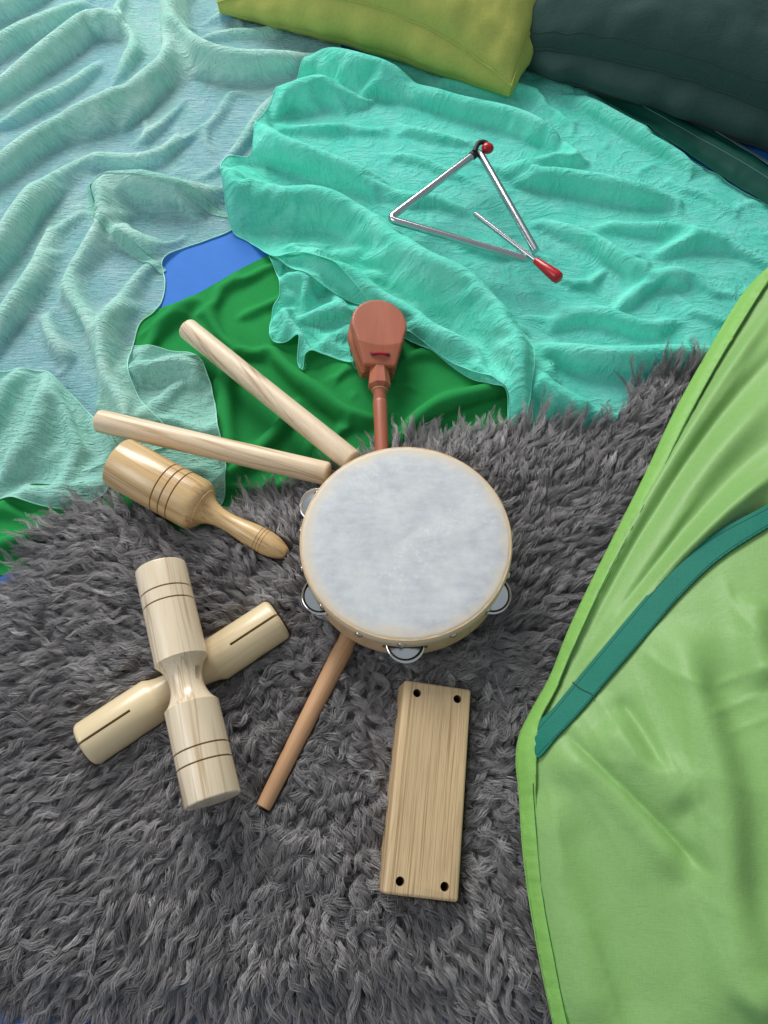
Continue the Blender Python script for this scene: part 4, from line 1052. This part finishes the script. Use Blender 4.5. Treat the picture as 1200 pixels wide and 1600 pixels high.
    o = bpy.data.objects.new('wool', hc); C.objects.link(o); o.parent = rugroot; o['kind'] = 'stuff'
    print('locks', n, 'strands', nc)
wool()

# ------------------------------------------------------------------ green play tent leaning over the rug on the right
EDGE_PX = [(1290, 270), (1240, 335), (1200, 398), (1160, 462), (1100, 562), (1052, 650), (1010, 740), (965, 830), (925, 910), (890, 985), (862, 1055), (832, 1110), (813, 1150), (808, 1190), (813, 1240),
           (818, 1320), (828, 1400), (845, 1500), (866, 1600), (885, 1680)]
EDGE = smooth_line(PA(EDGE_PX, .040), 6)
def tent_z0(x, y):
    d, s, *_ = seg_dist(x, y, EDGE); d = np.where(s > 0, d, -d*.2)
    return .040+.13*(1-np.exp(-np.maximum(d, -.02)/.20))-.004*np.exp(-(d/.006)**2)
def PT(px, py, extra=0.0):
    z = .06
    for _ in range(12):
        p = P(px, py, z); z = float(tent_z0(np.array([p.x]), np.array([p.y]))[0])+extra
    return P(px, py, z)
def tent_ridges(lst):
    out = []
    for rd in lst:
        out.append((np.array([PT(a, b)[:2] for a, b in rd[0]]),)+tuple(rd[1:]))
    return out
TR_UP = tent_ridges([
    ([(846, 1120), (900, 985), (970, 850), (1050, 715), (1130, 590), (1230, 450)], 5, 5, 9),
    ([(850, 1125), (915, 995), (990, 860), (1075, 720), (1160, 610), (1260, 500)], -5, 8, 13),
    ([(856, 1120), (935, 985), (1020, 850), (1110, 720), (1230, 590)], 5, 12, 14),
    ([(862, 1115), (950, 990), (1040, 865), (1140, 745), (1250, 650)], -4, 14, 9),
    ([(870, 1105), (960, 1000), (1050, 890), (1130, 805), (1240, 715)], 9, 8, 8),
    ([(880, 1110), (980, 985), (1060, 895), (1140, 830), (1240, 770)], -9, 7, 6),
    ([(1000, 960), (1060, 900), (1130, 850), (1210, 800)], 5, 4, 6),
    ([(900, 1040), (960, 930), (1030, 800)], 1.5, 3, 6, 0, 1), ([(930, 1010), (1010, 880), (1100, 760)], 1.6, 3, 6, 0, 1), ([(1000, 830), (1080, 690), (1170, 560)], 1.6, 3, 7, 0, 1), ([(1060, 850), (1150, 760), (1240, 690)], 1.5, 3, 6, 0, 1),
    ([(960, 960), (1040, 860), (1080, 800)], -1.5, 3, 5, 0, 1)])
FINE = [([(890, 1120), (930, 1190)], 1.2, 2.5, 5, 0, 1), ([(905, 1105), (965, 1215), (985, 1260)], 1.3, 3, 6, 0, 1), ([(930, 1080), (1000, 1210)], 1.5, 3, 7, 0, 1), ([(950, 1068), (1010, 1140), (1045, 1230)], -1.6, 4, 6, 0, 1),
        ([(985, 1030), (1040, 1180), (1085, 1260), (1150, 1330)], 1.4, 3, 7, 0, 1), ([(1000, 1012), (1050, 1060), (1110, 1080)], 1.6, 4, 6, 0, 1), ([(1040, 1120), (1075, 1240)], 1.0, 2.5, 4, 0, 1),
        ([(1130, 900), (1150, 960), (1200, 1010)], 1.6, 4, 7, 0, 1), ([(1100, 1120), (1190, 1085)], 1.1, 3, 3, 0, 1), ([(1130, 1150), (1230, 1110)], .9, 3, 3, 0, 1), ([(850, 1200), (870, 1300), (880, 1390)], 1.4, 4, 7, 0, 1),
        ([(870, 1195), (950, 1290), (1010, 1400)], 1.5, 5, 9, 0, 1), ([(1060, 1370), (1110, 1480), (1130, 1600)], 1.4, 5, 9, 0, 1), ([(1000, 1290), (1090, 1400), (1150, 1440)], 1.2, 4, 7, 0, 1), ([(900, 1420), (950, 1540), (980, 1660)], 1.4, 5, 9, 0, 1)]
TR_LO = tent_ridges([
    ([(880, 1140), (940, 1198), (1020, 1275), (1118, 1378)], -9, 7, 10, 0, 1), ([(850, 1178), (930, 1212), (1010, 1290), (1080, 1380)], 5, 16, 14),
    ([(930, 1130), (1000, 1190), (1080, 1270)], 5, 18, 14), ([(1042, 966), (1086, 1097), (1130, 1228), (1138, 1380), (1146, 1650)], 10, 24, 18),
    ([(1090, 1000), (1140, 1130), (1175, 1280), (1190, 1500)], -7, 20, 20), ([(970, 1085), (1000, 1140), (1035, 1210)], -3, 7, 8),
    ([(1066, 1090), (1084, 1230), (1104, 1370)], 1.5, 4, 5, 0, 1), ([(1110, 1075), (1160, 1055), (1230, 1035)], 1.3, 4, 4, 0, 1),
    ([(1180, 930), (1175, 1000), (1200, 1080)], 5, 14, 12), ([(850, 1230), (885, 1400), (940, 1640)], 5, 18, 24),
    ([(880, 1250), (940, 1420), (1010, 1640)], -3, 20, 20), ([(1160, 1590), (1200, 1560), (1260, 1600)], 6, 16, 14)]+FINE)
def tent_sheet(name, poly, mat, par, ridges, extra, thick=.0008, res=.0026, more=None):
    def rz(x, y):
        z = np.zeros(x.shape)
        for rd in ridges:
            line = smooth_line(rd[0], 3); h, wl, wr_ = rd[1]*(1.7 if len(rd) < 6 else 1.2)/1000, rd[2]/1000, rd[3]/1000; hard = len(rd) > 5
            d, s, t, *_ = seg_dist(x, y, line); u = d/np.where(s > 0, wl, wr_)
            z += h*(np.exp(-u*u) if not hard else np.exp(-1.3*u**1.1))*sstep(-.02, .2, t)*sstep(-.02, .2, 1-t)
        return z
    def zf(x, y):
        return tent_z0(x, y)+rz(x, y)+extra+.0020*noise(x*9, y*7, 80)+.0003*noise(x*60, y*40, 81)+(more(x, y) if more else 0)
    o, hf, pl = sheet(name, None, mat, par, res, 0, poly_w=poly, zfun=zf, thick=thick, write=False, follow=False)
    return o, zf
tent = empty('play_tent', tuple(PT(1000, 1100))); tag(tent, 'bright green nylon play tent side with a teal band leaning in from the right', 'tent')
def tpoly(px): return smooth_line(np.array([PT(a, b)[:2] for a, b in px]), 5, True)
band_lo = [(838, 1186), (870, 1152), (905, 1115), (945, 1068), (1000, 1005), (1060, 935), (1120, 878), (1200, 826), (1290, 775)]
band_hi = [(838, 1136), (862, 1110), (895, 1070), (935, 1022), (985, 962), (1045, 892), (1105, 842), (1200, 790), (1290, 738)]
inner = [(838, 1130), (862, 1075), (885, 1020), (925, 935), (975, 838), (1020, 750), (1062, 662), (1110, 575), (1170, 475), (1215, 405), (1300, 285)]
parts = []
parts.append(tent_sheet('upper_panel', tpoly(inner[::-1]+band_hi[1:][:] ) if False else tpoly([(836, 1150)]+[(a-6, b) for a, b in inner]+[(1420, 300), (1420, 700)]+[(a, b+8) for a, b in band_hi[::-1]]), M['tent'], tent, TR_UP, -.0015))
parts.append(tent_sheet('lower_panel', tpoly([(836, 1180)]+[(a, b-6) for a, b in band_lo]+[(1420, 720), (1420, 1200), (1420, 1720), (905, 1720), (880, 1600), (862, 1500), (846, 1400), (838, 1300), (834, 1230)]), M['tent'], tent, TR_LO, 0))
# teal tape, its cross seam and the stitch lines
bz = tent_ridges([([(880, 1110), (980, 985), (1060, 895), (1140, 830)], 0, 5, 5)])
bpoly = tpoly(band_lo+band_hi[::-1])
bo_, bzf = tent_sheet('teal_band', bpoly, M['teal'], tent, bz, .0035, .0012, .002)
def tline(px, off=0): 
    return smooth_line(np.array([PT(a, b+off)[:2] for a, b in px]), 10)
def follow(l, zf, r, up): return np.stack([l[:, 0], l[:, 1], zf(l[:, 0], l[:, 1])+up], 1)
o_ = np.array(tent.location)
tube('stitching', follow(tline(band_lo, -5), bzf, 0, .0012), .0004, M['tealthread'], bo_, 5)
tube('stitching', follow(tline(band_hi, 6), bzf, 0, .0012), .0004, M['tealthread'], bo_, 5)
cs_ = np.array([PT(a, b)[:2] for a, b in ((893, 1068), (905, 1078), (921, 1086), (926, 1092))]); tube('cross_seam', follow(smooth_line(cs_, 5), bzf, 0, .0012), .0007, M['tealthread'], bo_, 5)
# binding along the near edge, a flat folded strip
outer = EDGE_PX
ob = tpoly(outer[3:-1]+[(905, 1690), (885, 1590), (868, 1500), (850, 1400), (840, 1310), (837, 1240), (838, 1180), (842, 1130)]+[(a+7, b+2) for a, b in inner[1:-1]])
def pucker(x, y):
    d, s_, t, *_ = seg_dist(x, y, EDGE); L_ = t*1.3
    return .0009*noise(L_*55, d*30, 95)+.0007*noise(L_*110, d*60, 96)+.0016*np.exp(-((d-.006)/.006)**2)
hm, hzf = tent_sheet('edge_binding', ob, M['tent_hem'], tent, [], .0030, .0016, .002, more=pucker)
tube('stitching', follow(tline([(831, 1225), (838, 1320), (848, 1410), (866, 1510), (886, 1610)]), hzf, 0, .0019), .0005, M['thread'], hm, 5)
tube('stitching', follow(tline([(870, 1070), (905, 990), (940, 915), (985, 828), (1030, 742), (1072, 658), (1125, 560), (1185, 462), (1225, 400)]), hzf, 0, .0019), .0005, M['thread'], hm, 5)
eg = EDGE[18:-2]
tube('edge_roll', np.stack([eg[:, 0], eg[:, 1], hzf(eg[:, 0], eg[:, 1])], 1), .0013, M['tent_hem'], hm, 8)
for ch in tent.children: ch.location = -tent.location
